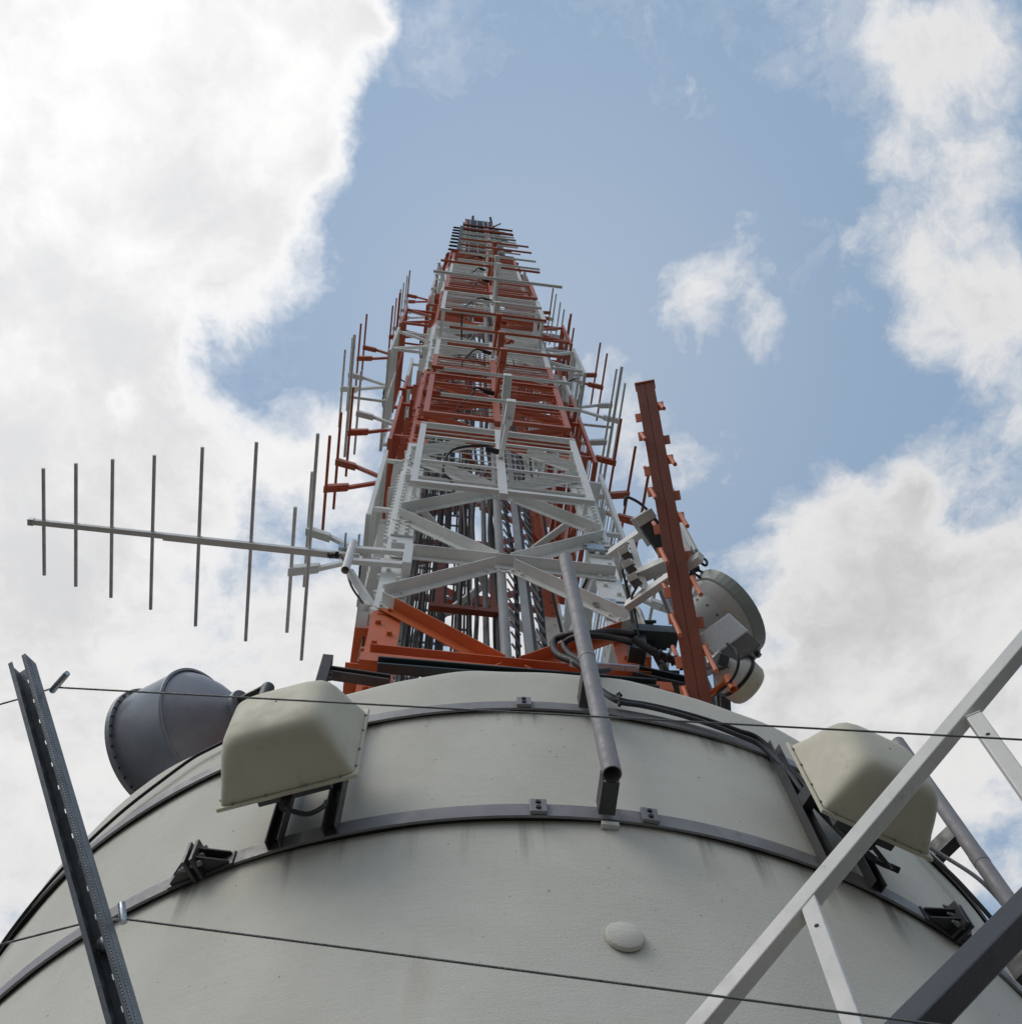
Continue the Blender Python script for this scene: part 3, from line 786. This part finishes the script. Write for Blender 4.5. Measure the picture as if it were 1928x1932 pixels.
# small dish with cream radome
sc = atD(1364, 1255, 9.0)
a2, x2, y2 = frame_from(RGT * .74 - UPV * .62 + FWD * .12)
sd = thing('small_dish', 'small dish with cream cover and black rim band at the lower right of the mast', 'dish antenna', sc, 'dishes right of the mast')
MB().lathe(sc, a2, [(-.02, .001), (-.02, .10), (.0, .115), (.08, .17), (.14, .188)], 48, e1=x2).build('dish_back', M_OFFWHITE, sd)
MB().lathe(sc, a2, [(.134, .178), (.134, .200), (.162, .200), (.162, .178)], 56, e1=x2, smooth=False).build('rim_band', M_BLACK, sd)
MB().lathe(sc, a2, [(.158, .192), (.27, .184), (.30, .165), (.318, .115), (.325, .001)], 48, e1=x2).build('radome_cover', M_CREAM, sd)
MB().bar(sc - a2 * .0, V((pole_b.x, pole_b.y, sc.z)), .08, .10).build('mount_bracket', M_DARK, sd)
b = MB(); b.box(sc - a2 * .06 + UP * .03, a2 * .06, x2 * .07, y2 * .07); b.build('feed_head', M_SILVER, sd, .01)
q0 = atD(1345, 1256, 8.9); MB().bar(atD(1322, 1266, 9.2), atD(1366, 1246, 8.85), .09, .10).build('mount_clamp', M_DARK, sd, .008)
# orange stay pipe
e_ = atD(1384, 1301, 8.5)
op = thing('stay_pipe', 'orange stay pipe with an open elbow end under the small dish', 'pipe', e_)
b = MB().tube([atD(1318, 1326, 8.9), atD(1374, 1284, 8.62)], .025, 14); b.build('stay_tube', M_ORANGE, op)
b = MB().pipe(atD(1371, 1278, 8.64), e_, .034, .028, 20); b.build('elbow', M_ORANGE, op)
# white support frame with bars from the right leg
fr = thing('support_frame', 'white square-tube support frame clamped to the right mast leg', 'frame', W(H, H, 10))
p1, p2 = atD(1163, 1037, 10.9), atD(1212, 1003, 10.6); p3, p4 = atD(1186, 1142, 9.9), atD(1260, 1092, 9.6)
ex = (p2 - p1).normalized()
MB().bar(p1 - ex * .1, p2 + ex * .1, .07, .09).build('frame_bar', M_WHITE, fr, .004)
ex = (p4 - p3).normalized()
MB().bar(p3 - ex * .02, p4 + ex * .4, .07, .09).build('frame_bar', M_WHITE, fr, .004)
for (x0, y0) in ((1123, 1034), (1143, 1138)):
    b = MB(); q = onV(x0, y0, H + .06)
    for s in (-.05, .05): b.tube([q - UU * .14 + UP * s, q + UU * .24 + UP * s], .016, 8)
    b.box(q, UU * .1, VV * .02, UP * .08); b.build('leg_clamp', M_GALV, fr)
c1 = atD(1189, 1019, 10.6); c2 = atD(1217, 1112, 9.95)
MB().bar(c1, c2, .068, .02, FWD).build('hole_strip', M_WHITE, fr, .003)
b = MB(); sdv = (c2 - c1).normalized(); sdx = sdv.cross(FWD).normalized(); sdx = sdx if sdx.dot(RGT) < 0 else -sdx
for q in range(11): b.bolt(c1 + sdv * (.05 + q * .085) + sdx * .030 - FWD * .010, -FWD, .010, .014)
b.build('strip_bolt', M_DARK, fr)
for k, (x0, y0) in enumerate(((1177, 1042), (1184, 1066), (1194, 1092))):
    c = atD(x0, y0, 10.4 - .28 * k)
    tb = thing('filter_box', 'small white-lidded filter box beside the bolted strip, ' + ('top', 'middle', 'bottom')[k] + ' of three', 'radio unit', c, 'small filter boxes')
    a1 = (RGT * .86 + UPV * .45).normalized(); a2_ = (UPV * .9 - RGT * .35 + FWD * .2); a2_ = (a2_ - a1 * a2_.dot(a1)).normalized(); a3 = a1.cross(a2_)
    MB().box(c + a2_ * .012, a1 * .046, a2_ * .030, a3 * .05).build('cover', M_WHITE, tb, .004)
    MB().prism(c - a2_ * .018, c - a2_ * .085 + a1 * .012, [(-.042, -.045), (.042, -.045), (.042, .045), (-.042, .045)], a1, a3).build('housing', M_CONN, tb, .004)
    MB().tube(smooth_curve([c - a2_ * .08, c - UPV * .17 - RGT * .01, c - UPV * .32 + RGT * .02, W(H - .05, H - .1, c.z - .9)], 6), .011, 6).build('box_cable', M_BLACK, tb)
# remote radio box left of beam
c = atD(1243, 1018, 10.4)
rb = thing('remote_radio', 'black finned radio box with a pale top behind the brown-red beam', 'radio unit', c)
ax1 = (UPV * -.80 + RGT * .52).normalized(); ax2 = (RGT * .82 + UPV * .5).normalized(); ax3 = ax1.cross(ax2)
MB().box(c, ax1 * .22, ax2 * .085, ax3 * .08).build('housing', M_DARK, rb, .01)
MB().box(c - ax1 * .25, ax1 * .05, ax2 * .095, ax3 * .09).build('lid', M_OFFWHITE, rb, .01)
MB().bar(c - ax1 * .30 - ax2 * .11, c + ax1 * .0 - ax2 * .11, .035, .05).build('bracket', M_ALU, rb)
MB().tube(smooth_curve([c - ax1 * .26 + ax2 * .07, c - ax1 * .40 + ax2 * .03, c - ax1 * .50 - ax2 * .04, c - ax1 * .44 - ax2 * .10], 6), .014, 8).build('radio_cable', M_GREYCABLE, rb)
# two panel antennas right of beam
for (xa, ya), (xb, yb), w, lb in (((1275, 966), (1314, 1042), .045, 'slim white panel antenna right of the brown-red beam, the outer of two'), ((1274, 992), (1309, 1066), .082, 'broad white panel antenna right of the brown-red beam, the inner of two')):
    a, e = atD(xa, ya, 11.0), atD(xb, yb, 10.5)
    pn = thing('sector_panel', lb, 'antenna', e, 'white sector panels')
    MB().bar(a, e, w, .06, FWD).build('panel_shell', M_OFFWHITE, pn, .02)
    d = (e - a).normalized(); MB().bar(e + d * .005, e + d * .08, w * .9, .06, FWD).build('panel_base', M_DARK, pn, .008)
    MB().bar(e - d * .1, V((pole_b.x, pole_b.y, e.z - .15)), .05, .05).build('mount_bracket', M_GALV, pn)
    MB().tube(smooth_curve([e + d * .07, e + d * .12 + RGT * .05, e + d * .20 + RGT * .02, e + d * .22 - RGT * .12, V((pole_b.x, pole_b.y, e.z - .2))], 6), .013, 8).build('panel_cable', M_BLACK, pn)
# grey L bracket and dish stay behind beam
c = atD(1222, 1083, 10.2)
simple('cable_tray', 'short pale grey cable tray behind the brown-red beam', 'tray', MB().bar(c - RGT * .08 - UPV * .02, atD(1262, 1062, 10.0), .12, .10), M_DISH, None, .004)

# ------------------------------------------------------------------ dark steel round the mast foot
def steelbeam(name, label, a, b_, w, h, mat, cat='steel beam'):
    d = (V(b_) - V(a)).normalized(); x = d.cross(UP).normalized(); y = x.cross(d)
    m = MB().prism(a, b_, [(-w / 2, -h / 2), (w / 2, -h / 2), (w / 2, -h / 2 + .02), (-w / 2 + .02, -h / 2 + .02), (-w / 2 + .02, h / 2 - .02), (w / 2, h / 2 - .02), (w / 2, h / 2), (-w / 2, h / 2)], x, y)
    return simple(name, label, cat, m, mat, None, .003)
steelbeam('outrigger_beam', 'dark brown channel beam lying along the left foot of the mast', onV(612, 1268, 1.55), onV(735, 1286, 1.55), .08, .09, M_RUSTDARK)
t_ = thing('outrigger_post', 'short dark channel post at the left end of the outrigger beam', 'post', onV(606, 1300, 1.6))
a = onV(605, 1292, 1.58); MB().bar(V((a.x, a.y, ZRIM + 2.2)), V((a.x, a.y, onV(605, 1242, 1.58).z)), .08, .08, VV).build('post_channel', M_RUSTDARK, t_, .004)
b = MB()
for q in (.02, .1, .18): b.bolt(V((a.x, a.y, a.z + q)) + UU * .040, UU, .018, .025)
b.build('bolt', M_DARK, t_)
steelbeam('foot_beam', 'long dark green channel beam across the front of the mast foot', onV(712, 1254, 1.48), onV(1240, 1297, 1.48), .09, .13, M_TEAL)
t_ = thing('side_bracket', 'dark green steel bracket at the right mast foot holding the wrapped cables', 'bracket', onV(1205, 1230, 1.40))
MB().bar(onV(1188, 1197, 1.45), onV(1275, 1203, 1.45), .16, .14).build('bracket_arm', M_TEAL, t_, .004)
MB().bar(onV(1202, 1238, 1.42), onV(1200, 1204, 1.42), .15, .15, VV).build('bracket_post', M_TEAL, t_, .004)
steelbeam('rear_beam', 'dark steel beam along the right edge of the shaft top behind the beam foot', atD(1190, 1272, 9.3), atD(1300, 1296, 9.3), .12, .16, M_TEAL)
t_ = thing('foot_plate', 'pale galvanised strip lying on the orange mast base frame', 'plate', onV(1120, 1257, 1.6))
MB().bar(onV(1075, 1252, 1.62), onV(1205, 1262, 1.62), .05, .02).build('strip', M_GALV, t_)
# stair-like dark struts right of the leg
for k, (xa, ya, xb, yb, lb) in enumerate(((1192, 1148, 1262, 1280, 'dark steel strut with bolts running down behind the wrapped cable'), (1205, 1150, 1242, 1250, 'slimmer dark strut beside the bolted steel strut'))):
    b = MB().bar(atD(xa, ya, 10.6), atD(xb, yb, 9.6), .06 if k == 0 else .035, .06)
    d = (atD(xb, yb, 9.6) - atD(xa, ya, 10.6))
    for q in (.25, .6, .92):
        p = atD(xa, ya, 10.6) + d * q; b.tube([p - RGT * .02, p + RGT * .12], .018, 8)
    simple('bolted_strut', lb, 'strut', b, M_TEAL, 'dark struts right of the mast foot')

# ------------------------------------------------------------------ cables
def cable(name, label, pts, r, mat, sub=8, cat='cable', group=None):
    return simple(name, label, cat, MB().tube(smooth_curve(pts, sub), r, 10), mat, group)
# wrapped cables to the loop at the mast foot
wr = smooth_curve([onV(1195, 1197, 1.50), onV(1150, 1192, 1.6), onV(1115, 1196, 1.65), onV(1075, 1197, 1.6), onV(1050, 1205, 1.5), onV(1044, 1220, 1.5), onV(1055, 1237, 1.55), onV(1090, 1252, 1.65), onV(1110, 1268, 1.8)], 8)
simple('loop_cable', 'outer black cable looping down at the right mast foot', 'cable', MB().tube(wr, .032, 10), M_BLACK, 'black cable loops at the mast foot')
wr = smooth_curve([onV(1190, 1212, 1.52), onV(1150, 1203, 1.64), onV(1110, 1200, 1.68), onV(1078, 1205, 1.62), onV(1064, 1218, 1.55), onV(1075, 1235, 1.6), onV(1095, 1247, 1.7), onV(1120, 1275, 1.85)], 8)
simple('loop_cable', 'inner black cable loop nested inside the larger loop at the mast foot', 'cable', MB().tube(wr, .028, 10), M_BLACK, 'black cable loops at the mast foot')
pts = smooth_curve([atD(1196, 1206, 9.1), atD(1232, 1230, 9.0), atD(1255, 1240, 9.0), atD(1275, 1248, 9.0), atD(1300, 1262, 9.0)], 10)
rr = [.034 + .016 * (1 if (i % 7) in (0, 1) and i > 12 else 0) for i in range(len(pts))]
simple('wrapped_cable', 'thick black cable with knotted wrappings running right from the mast foot', 'cable', MB().tube(pts, rr, 10), M_BLACK)
# cables along the upper band, right
for k, (dr, dz, r, lb) in enumerate(((.058, .012, .012, 'black cable clipped along the upper band right of the pipe'), (.052, .04, .014, 'second black cable lying on top edge of the upper band'))):
    p = [atZ(1142 + 8 * k, 1268 - 3 * k, 5.02), cyl(13.7, R + .03, 4.9), cyl(14.3, R + .035, 4.74)] + [cyl(15.5 + q * 2.2 + k * .4, R + dr, ZUP + dz - .002 * q * q * (1 - k * .6)) for q in range(7)] + [cyl(30 + k, R + .07, 4.36 - .03 * k), cyl(31 + k, R + .08, 4.1), cyl(33.4 + k * .6, R + .10, 3.8), cyl(36, R + .13, 3.72)]
    cable('band_cable', lb, p, r, M_BLACK if k else M_GREYCABLE, 8, 'cable', 'cables along the upper band')
t = cyl(15.6, R + .06, ZUP + .02)
simple('cable_clip', 'small black cable clip standing on the upper band', 'clip', MB().tube([t - UP * .05, t + UP * .05, t + UP * .075 + UU * .015, t + UP * .05 + UU * .02], .008, 8), M_BLACK)
# cable over the left of the shaft
p = [cyl(-18.5, R + .02, 4.80), cyl(-21, R + .02, 4.815), cyl(-23, R + .022, 4.81), cyl(-25, R + .025, 4.80), cyl(-28, R + .028, 4.74)] + [cyl(-28 - q * 4.0, R + .03, 4.74 - .055 * q) for q in range(1, 7)] + [cyl(-58, R + .04, 4.40), cyl(-70, R + .05, 4.36), cyl(-90, R + .05, 4.33)]
cable('shaft_cable', 'black cable draped over the left shoulder of the shaft above the upper band', p, .009, M_BLACK)
# loops at right edge behind the second pipe
p = [cyl(46, R + .05, 4.45), cyl(48, R + .10, 4.36), cyl(50, R + .16, 4.20), cyl(52.5, R + .16, 4.02), cyl(54, R + .12, 3.7), cyl(55, R + .08, 3.2)]
cable('pipe_cable', 'grey cable pair looping past the far right pipe, the upper cable', p, .010, M_PIPE, 8, 'cable', 'cables by the far right pipe')
p = [cyl(47, R + .05, 4.40), cyl(49, R + .08, 4.22), cyl(52, R + .10, 3.9), cyl(54, R + .10, 3.5), cyl(56, R + .06, 2.9)]
cable('pipe_cable', 'black cable hanging below the far right pipe bracket', p, .011, M_BLACK, 8, 'cable', 'cables by the far right pipe')

# ------------------------------------------------------------------ galvanised slotted post with wire ropes (near left)
Q1 = atD(52, 1262, 2.12); Q0 = atD(248, 1940, 1.58)
qd = (Q1 - Q0).normalized(); Qb = Q0 - qd * 2.2
tc_ = (-(Q0 + Q1) / 2).normalized(); tc_ = (tc_ - qd * tc_.dot(qd)).normalized(); rt = qd.cross(tc_); rt = rt if rt.dot(RGT) > 0 else -rt
an = math.radians(22); op_ = tc_ * math.cos(an) - rt * math.sin(an); sx = rt * math.cos(an) + tc_ * math.sin(an)
post = thing('slotted_post', 'slotted galvanised channel post leaning in at the near left with wire ropes tied on', 'post', Qb)
hw, dp, th, lip = .0180, .036, .0025, .008
b = MB()
for s in (-1, 1):
    x = sx * s
    b.prism(Qb, Q1, [(hw - th, 0), (hw, 0), (hw, dp), (hw - th, dp)], x, op_)
    b.prism(Qb, Q1, [(hw - lip, dp - th), (hw - th, dp - th), (hw - th, dp - .0001), (hw - lip, dp - .0001)], x, op_)
b.build('channel_flange', M_STRUT, post)
b = MB(); Lp = (Q1 - Qb).length
for s in (-1, 1): b.prism(Qb, Q1, [(.006, 0), (hw - th, 0), (hw - th, th), (.006, th)], sx * s, op_)
t0 = 0
while t0 < Lp - .02:
    e = min(t0 + .044, Lp); b.box(Qb + qd * ((t0 + e) / 2) + op_ * (th / 2), qd * ((e - t0) / 2), sx * .006, op_ * (th / 2)); t0 += .056
b.build('channel_web', M_STRUT, post)
b = MB(); t0 = 1.6
while t0 < Lp - .004:
    b.box(Qb + qd * t0 + sx * (hw - .0012) + op_ * (dp + .0008), qd * .0014, sx * .0008, op_ * .0008)
    b.box(Qb + qd * (t0 + .0022) + sx * (hw + .0004) + op_ * (dp * .62), qd * .0014, sx * .0006, op_ * .0016); t0 += .0058
b.build('serrated_edge', M_GALV, post)
w1 = atD(104, 1297, 2.06); w2 = atD(232, 1734, 1.70)
for (wp, (x0, y0), dd) in ((w1, (127, 1270), 2.04), (w2, (229, 1705), 1.72)):
    a = atD(x0, y0, dd) ; c = wp - (a - wp) * .25
    MB().tube([c, a - (a - c) * .02, a], [.0062, .0062, .005], 12).build('rope_pin', M_GALV, post)
a = Qb + qd * ((atD(196, 1770, 1.66) - Qb).dot(qd)) + op_ * .004
MB().lathe(a, op_, [(0, .013), (.010, .013), (.013, .010), (.0135, .0005)], 24).build('washer', M_GALV, post)

def rope(label, pts):
    root = thing('wire_rope', label, 'wire rope', pts[0], 'steel wire ropes across the view')
    b = MB(); P = []
    for a, c in zip(pts[:-1], pts[1:]):
        for q in range(10): P.append(V(a).lerp(V(c), q / 10))
    P.append(V(pts[-1]))
    b.tube(P, .0019, 8); b.build('rope_strand', M_ROPE, root); return root
rope('thin steel wire rope from the post across the upper radomes', [atD(-260, 1402, 2.1), atD(40, 1318, 2.22), w1, atD(1928, 1396, 1.80), atD(2500, 1428, 1.70)])
rope('thin steel wire rope lower down, crossing the plain shaft wall', [atD(-260, 1850, 1.75), atD(160, 1742, 1.86), w2, atD(1750, 1932, 1.50), atD(2300, 2004, 1.45)])

# ------------------------------------------------------------------ white strut frame and dark bar (near right)
def sq(a, b_, w, lean, h=None):
    """square tube, one edge turned toward the viewer"""
    a = V(a); b_ = V(b_); h = h or w; d = (b_ - a).normalized(); n = (-(a + b_) / 2); n = (n - d * n.dot(d)).normalized(); x = d.cross(n)
    x = x if x.dot(RGT) > 0 else -x
    c, s = math.cos(lean), math.sin(lean); X = x * c + n * s; Y = n * c - x * s
    return MB().prism(a, b_, [(-w / 2, -h / 2), (w / 2, -h / 2), (w / 2, h / 2), (-w / 2, h / 2)], X, Y)
wf = thing('strut_frame', 'white painted square-tube strut frame crossing the lower right of the view', 'frame', atD(1330, 1945, 2.0))
A0, A1 = atD(1318, 1945, 2.0), atD(1945, 1200, 2.55); ad = (A1 - A0)
sq(A0 - ad * .8, A1 + ad * 1.1, .036, math.radians(-44)).build('main_tube', M_FRAME, wf, .003)
wn = (-(A0 + A1) / 2); wd = ad.normalized(); wn = (wn - wd * wn.dot(wd)).normalized(); wx = wd.cross(wn); wx = wx if wx.dot(RGT) > 0 else -wx
wc, ws = math.cos(math.radians(-44)), math.sin(math.radians(-44))
NL = -(wx * wc + wn * ws); NR = wn * wc - wx * ws                    # the two faces turned toward the viewer
for (xa, ya), (xb, yb) in (((1535, 1684), (1628, 1932)), ((1850, 1340), (1928, 1447))):
    r0 = ray(xa, ya); q0 = A0 + (NL + NR) * .018
    p = r0 * (q0.dot(NL) / r0.dot(NL)) - NL * .002; r1 = ray(xb, yb); e = r1 * (p.dot(NL) / r1.dot(NL))
    dd = (e - p).normalized(); lx = NL.cross(dd); lx = lx if lx.dot(RGT) < 0 else -lx
    MB().prism(p - dd * .006, e + dd * .9, [(0, 0), (.034, 0), (.034, .034), (0, .034)], lx, -NL).build('brace_tube', M_FRAME, wf, .003)
    b = MB(); b.bolt(p + dd * .085 + lx * .017 + NL * .0002, NL, .0048, .0012, 12); b.build('bolt_hole', M_BLACK, wf)
    b = MB(); b.tube([p + lx * .001 - NL * .001, p + lx * .034 - NL * .001], .0028, 6); b.build('weld_bead', M_FRAME, wf)
db = thing('dark_rail', 'thick dark grey square rail in the lower right corner', 'rail', atD(1700, 1950, 1.75))
A0, A1 = atD(1705, 1960, 1.72), atD(1960, 1698, 1.98); ad = (A1 - A0)
sq(A0 - ad * 1.5, A1 + ad * 1.5, .050, math.radians(-40)).build('rail_tube', M_HEAVY, db, .004)

# ------------------------------------------------------------------ sky
SUN_EL, SUN_AZ = 58., 0.
sd_ = V((-.50, -.48, .72)).normalized()
sun_el = math.asin(sd_.z); sun_az = math.atan2(sd_.x, sd_.y)
SKYK = .15
world = bpy.data.worlds.new('World'); scene.world = world; world.use_nodes = True
t = NT(world.node_tree); bg = t.n['Background']
sky = t.new('ShaderNodeTexSky'); sky.sky_type = 'NISHITA'; sky.sun_disc = False
sky.sun_elevation = sun_el; sky.sun_rotation = sun_az; sky.air_density = 1.0; sky.dust_density = 1.0; sky.ozone_density = 1.0; sky.altitude = 300
d = t.new('ShaderNodeTexCoord').outputs['Generated']
nrm = t.vmath('NORMALIZE', d)
sp = t.new('ShaderNodeSeparateXYZ'); t.link(nrm, sp.inputs[0])
zc = t.math('MAXIMUM', sp.outputs[2], .08)
comb = t.new('ShaderNodeCombineXYZ'); t.link(t.math('DIVIDE', sp.outputs[0], zc), comb.inputs[0]); t.link(t.math('DIVIDE', sp.outputs[1], zc), comb.inputs[1])
q = comb.outputs[0]                                  # position on a flat cloud layer (height 1)
warp = t.new('ShaderNodeTexNoise'); t.link(q, warp.inputs['Vector']); warp.inputs['Scale'].default_value = 3.2; warp.inputs['Detail'].default_value = 6; warp.inputs['Roughness'].default_value = .6
wv = t.vmath('MULTIPLY', t.vmath('SUBTRACT', warp.outputs['Color'], (.5, .5, .5)), (.16, .16, 0))
qw = t.vmath('ADD', q, wv)
CLOUDS = [  # (x, y, radius, weight) as measured in the photograph, laid onto the cloud layer
    (60, 60, 420, 1.6), (430, 130, 320, 1.5), (640, 20, 150, 1.2), (740, 30, 80, .6), (540, 300, 160, 1.2), (200, 450, 340, 1.5), (400, 500, 170, 1.2), (80, 700, 260, 1.3), (280, 640, 110, .9), (640, 130, 80, .4), (470, 400, 130, .8),
    (120, 950, 330, 1.3), (380, 880, 200, 1.1), (560, 850, 130, .95), (640, 770, 90, .55), (650, 930, 110, .5), (560, 1150, 200, .45), (90, 1300, 380, 1.1), (480, 1400, 260, .9), (640, 1180, 120, .5), (150, 1700, 400, 1.0),
    (1900, 60, 190, 0.76), (1860, 330, 201, 0.65), (1900, 600, 201, 0.76), (1770, 500, 155, 0.62), (1750, 130, 155, 0.48), (1690, 60, 107, 0.34), (1600, 470, 107, 0.38), (1680, 300, 107, 0.28), (1740, 600, 95, 0.31), (1830, 680, 83, 0.28),
    (1330, 530, 112, 0.52), (1280, 610, 95, 0.48), (1250, 560, 95, 0.24), (1440, 630, 71, 0.41), (1300, 850, 95, 0.55), (1220, 740, 130, 0.34), (1390, 420, 83, 0.21), (850, 1150, 273, 0.62), (1020, 1260, 261, 0.55), (780, 960, 142, 0.34), (1140, 280, 71, 0.34), (1060, 700, 142, 0.21), (1560, 640, 130, 0.24), (1600, 200, 95, 0.21), (1720, 860, 107, 0.28), (1500, 760, 71, 0.31), (1430, 900, 83, 0.28), (1180, 860, 119, 0.38), (1380, 780, 59, 0.17),
    (1640, 960, 150, 1.0), (1500, 1040, 130, .95), (1570, 880, 80, .4), (1800, 1110, 190, 1.1), (1600, 1200, 280, 1.2), (1850, 1350, 280, 1.1), (1500, 1400, 220, 1.0), (1700, 1600, 300, 1.0), (1250, 1080, 110, .5), (2200, 900, 350, .9), (2250, 1500, 400, .9), (1000, 2300, 700, .9), (-500, 400, 500, 1.1), (-500, 1300, 500, 1.1),
    (430, 1110, 60, -.12), (470, 1130, 150, .35), (1000, 400, 300, -.9), (880, 180, 170, -.8), (600, 640, 90, -.7), (480, 700, 70, -.5), (250, 770, 60, -.7), (1500, 260, 180, -.5), (1640, 760, 130, -.5), (1450, 1230, 50, -.5), (1910, 1800, 110, -.8), (720, 400, 90, -.5)]
_h = ray(1050, 720); HZC = V((_h.x / _h.z, _h.y / _h.z, 0))
dens = None
for x, y, r, w in CLOUDS:
    c0 = ray(x, y)
    if c0.z < .1: continue
    c = V((c0.x / c0.z, c0.y / c0.z, 0)); c1 = ray(x + r * .7, y); c2 = ray(x, y - r * .7)
    rad = .5 * ((V((c1.x / c1.z, c1.y / c1.z, 0)) - c).length + (V((c2.x / c2.z, c2.y / c2.z, 0)) - c).length)
    dd = t.math('DIVIDE', t.vmath('DISTANCE', qw, c), rad)
    gss = t.math('MULTIPLY', t.math('POWER', 2.718, t.math('MULTIPLY', t.math('MULTIPLY', dd, dd), -1.)), w)
    dens = gss if dens is None else t.math('ADD', dens, gss)
rr_ = t.vmath('LENGTH', q)
far = t.ramp(rr_, .75, 1.6, 0, .55)                   # broken cloud over the rest of the sky
dens = t.math('ADD', dens, far)
n1 = t.noise(q, 4.6, 12, .60); n2 = t.noise(q, 2.2, 6, .6); n3 = t.noise(qw, 15, 10, .66)
fld = t.math('ADD', dens, t.math('ADD', t.math('MULTIPLY', t.math('SUBTRACT', n1, .5), 1.9), t.math('MULTIPLY', t.math('SUBTRACT', n3, .5), 1.7)))
wsp = t.noise(t.vmath('ADD', q, t.vmath('MULTIPLY', wv, (3.0, 3.0, 0))), 4.2, 9, .62)
cov = t.math('MAXIMUM', t.ramp(fld, .06, 1.02), t.ramp(wsp, .48, .80, 0, .42))       # broken cloud and thin wisps
hz_ = t.math('DIVIDE', t.vmath('DISTANCE', q, HZC), .26)
cov = t.math('MAXIMUM', cov, t.math('MULTIPLY', t.math('POWER', 2.718, t.math('MULTIPLY', t.math('MULTIPLY', hz_, hz_), -1.)), .20))   # thin haze low over the mast
sunv = t.new('ShaderNodeCombineXYZ'); sunv.inputs[0].default_value, sunv.inputs[1].default_value, sunv.inputs[2].default_value = sd_
cs = t.vmath('DOT_PRODUCT', nrm, sunv.outputs[0])
glow = t.ramp(cs, .40, .95, 0, .27)
bil = t.noise(qw, 9.5, 10, .62)
core = t.ramp(t.math('ADD', t.math('MULTIPLY', n2, .55), t.math('MULTIPLY', bil, .55)), .42, .68, 0, 1)     # thicker, greyer parts
thick = t.math('MULTIPLY', t.ramp(fld, .7, 1.5), core)
lum = t.math('ADD', t.math('SUBTRACT', .80, t.math('MULTIPLY', thick, .21)), glow)
cc_ = t.mix(thick, (1.0, .99, .985, 1), (.97, .975, .99, 1))
cloud = t.vmath('SCALE', cc_); cloud.node.inputs['Scale'].default_value = 1.0; t.link(lum, cloud.node.inputs['Scale'])
blue = t.vmath('SCALE', t.mix(.70, sky.outputs[0], (.325 / SKYK, .462 / SKYK, .632 / SKYK, 1)))
blue.node.inputs['Scale'].default_value = 1.0
skys = t.vmath('SCALE', blue); skys.node.inputs['Scale'].default_value = 1.0
sc_ = t.vmath('SCALE', cloud); sc_.node.inputs['Scale'].default_value = 1 / SKYK
mixc = t.vmath('SCALE', t.mix(cov, skys, sc_)); t.link(t.ramp(sp.outputs[2], -.05, .5, .38, 1), mixc.node.inputs['Scale'])   # low sky out of view, dimmed to keep downward faces dark
t.link(mixc, bg.inputs['Color']); bg.inputs['Strength'].default_value = SKYK

sun = bpy.data.lights.new('sun', 'SUN'); sun.energy = 1.15; sun.angle = math.radians(34); sun.color = (1, .93, .83)
so = bpy.data.objects.new('sun', sun); COL.objects.link(so); so.rotation_euler = (-sd_).to_track_quat('-Z', 'Y').to_euler(); so.location = (0, 0, 80)

cam = bpy.data.cameras.new('camera'); co = bpy.data.objects.new('camera', cam); COL.objects.link(co)
M = Matrix((RGT, UPV, -FWD)).transposed().to_4x4(); co.matrix_world = M
cam.sensor_fit = 'HORIZONTAL'; cam.sensor_width = 36; cam.lens = FOC / PW * 36; cam.clip_start = .02; cam.clip_end = 12000
scene.camera = co
scene.view_settings.view_transform = 'Standard'; scene.view_settings.look = 'None'; scene.view_settings.exposure = 0; scene.view_settings.gamma = 1
scene.render.engine = 'CYCLES'; scene.cycles.max_bounces = 6
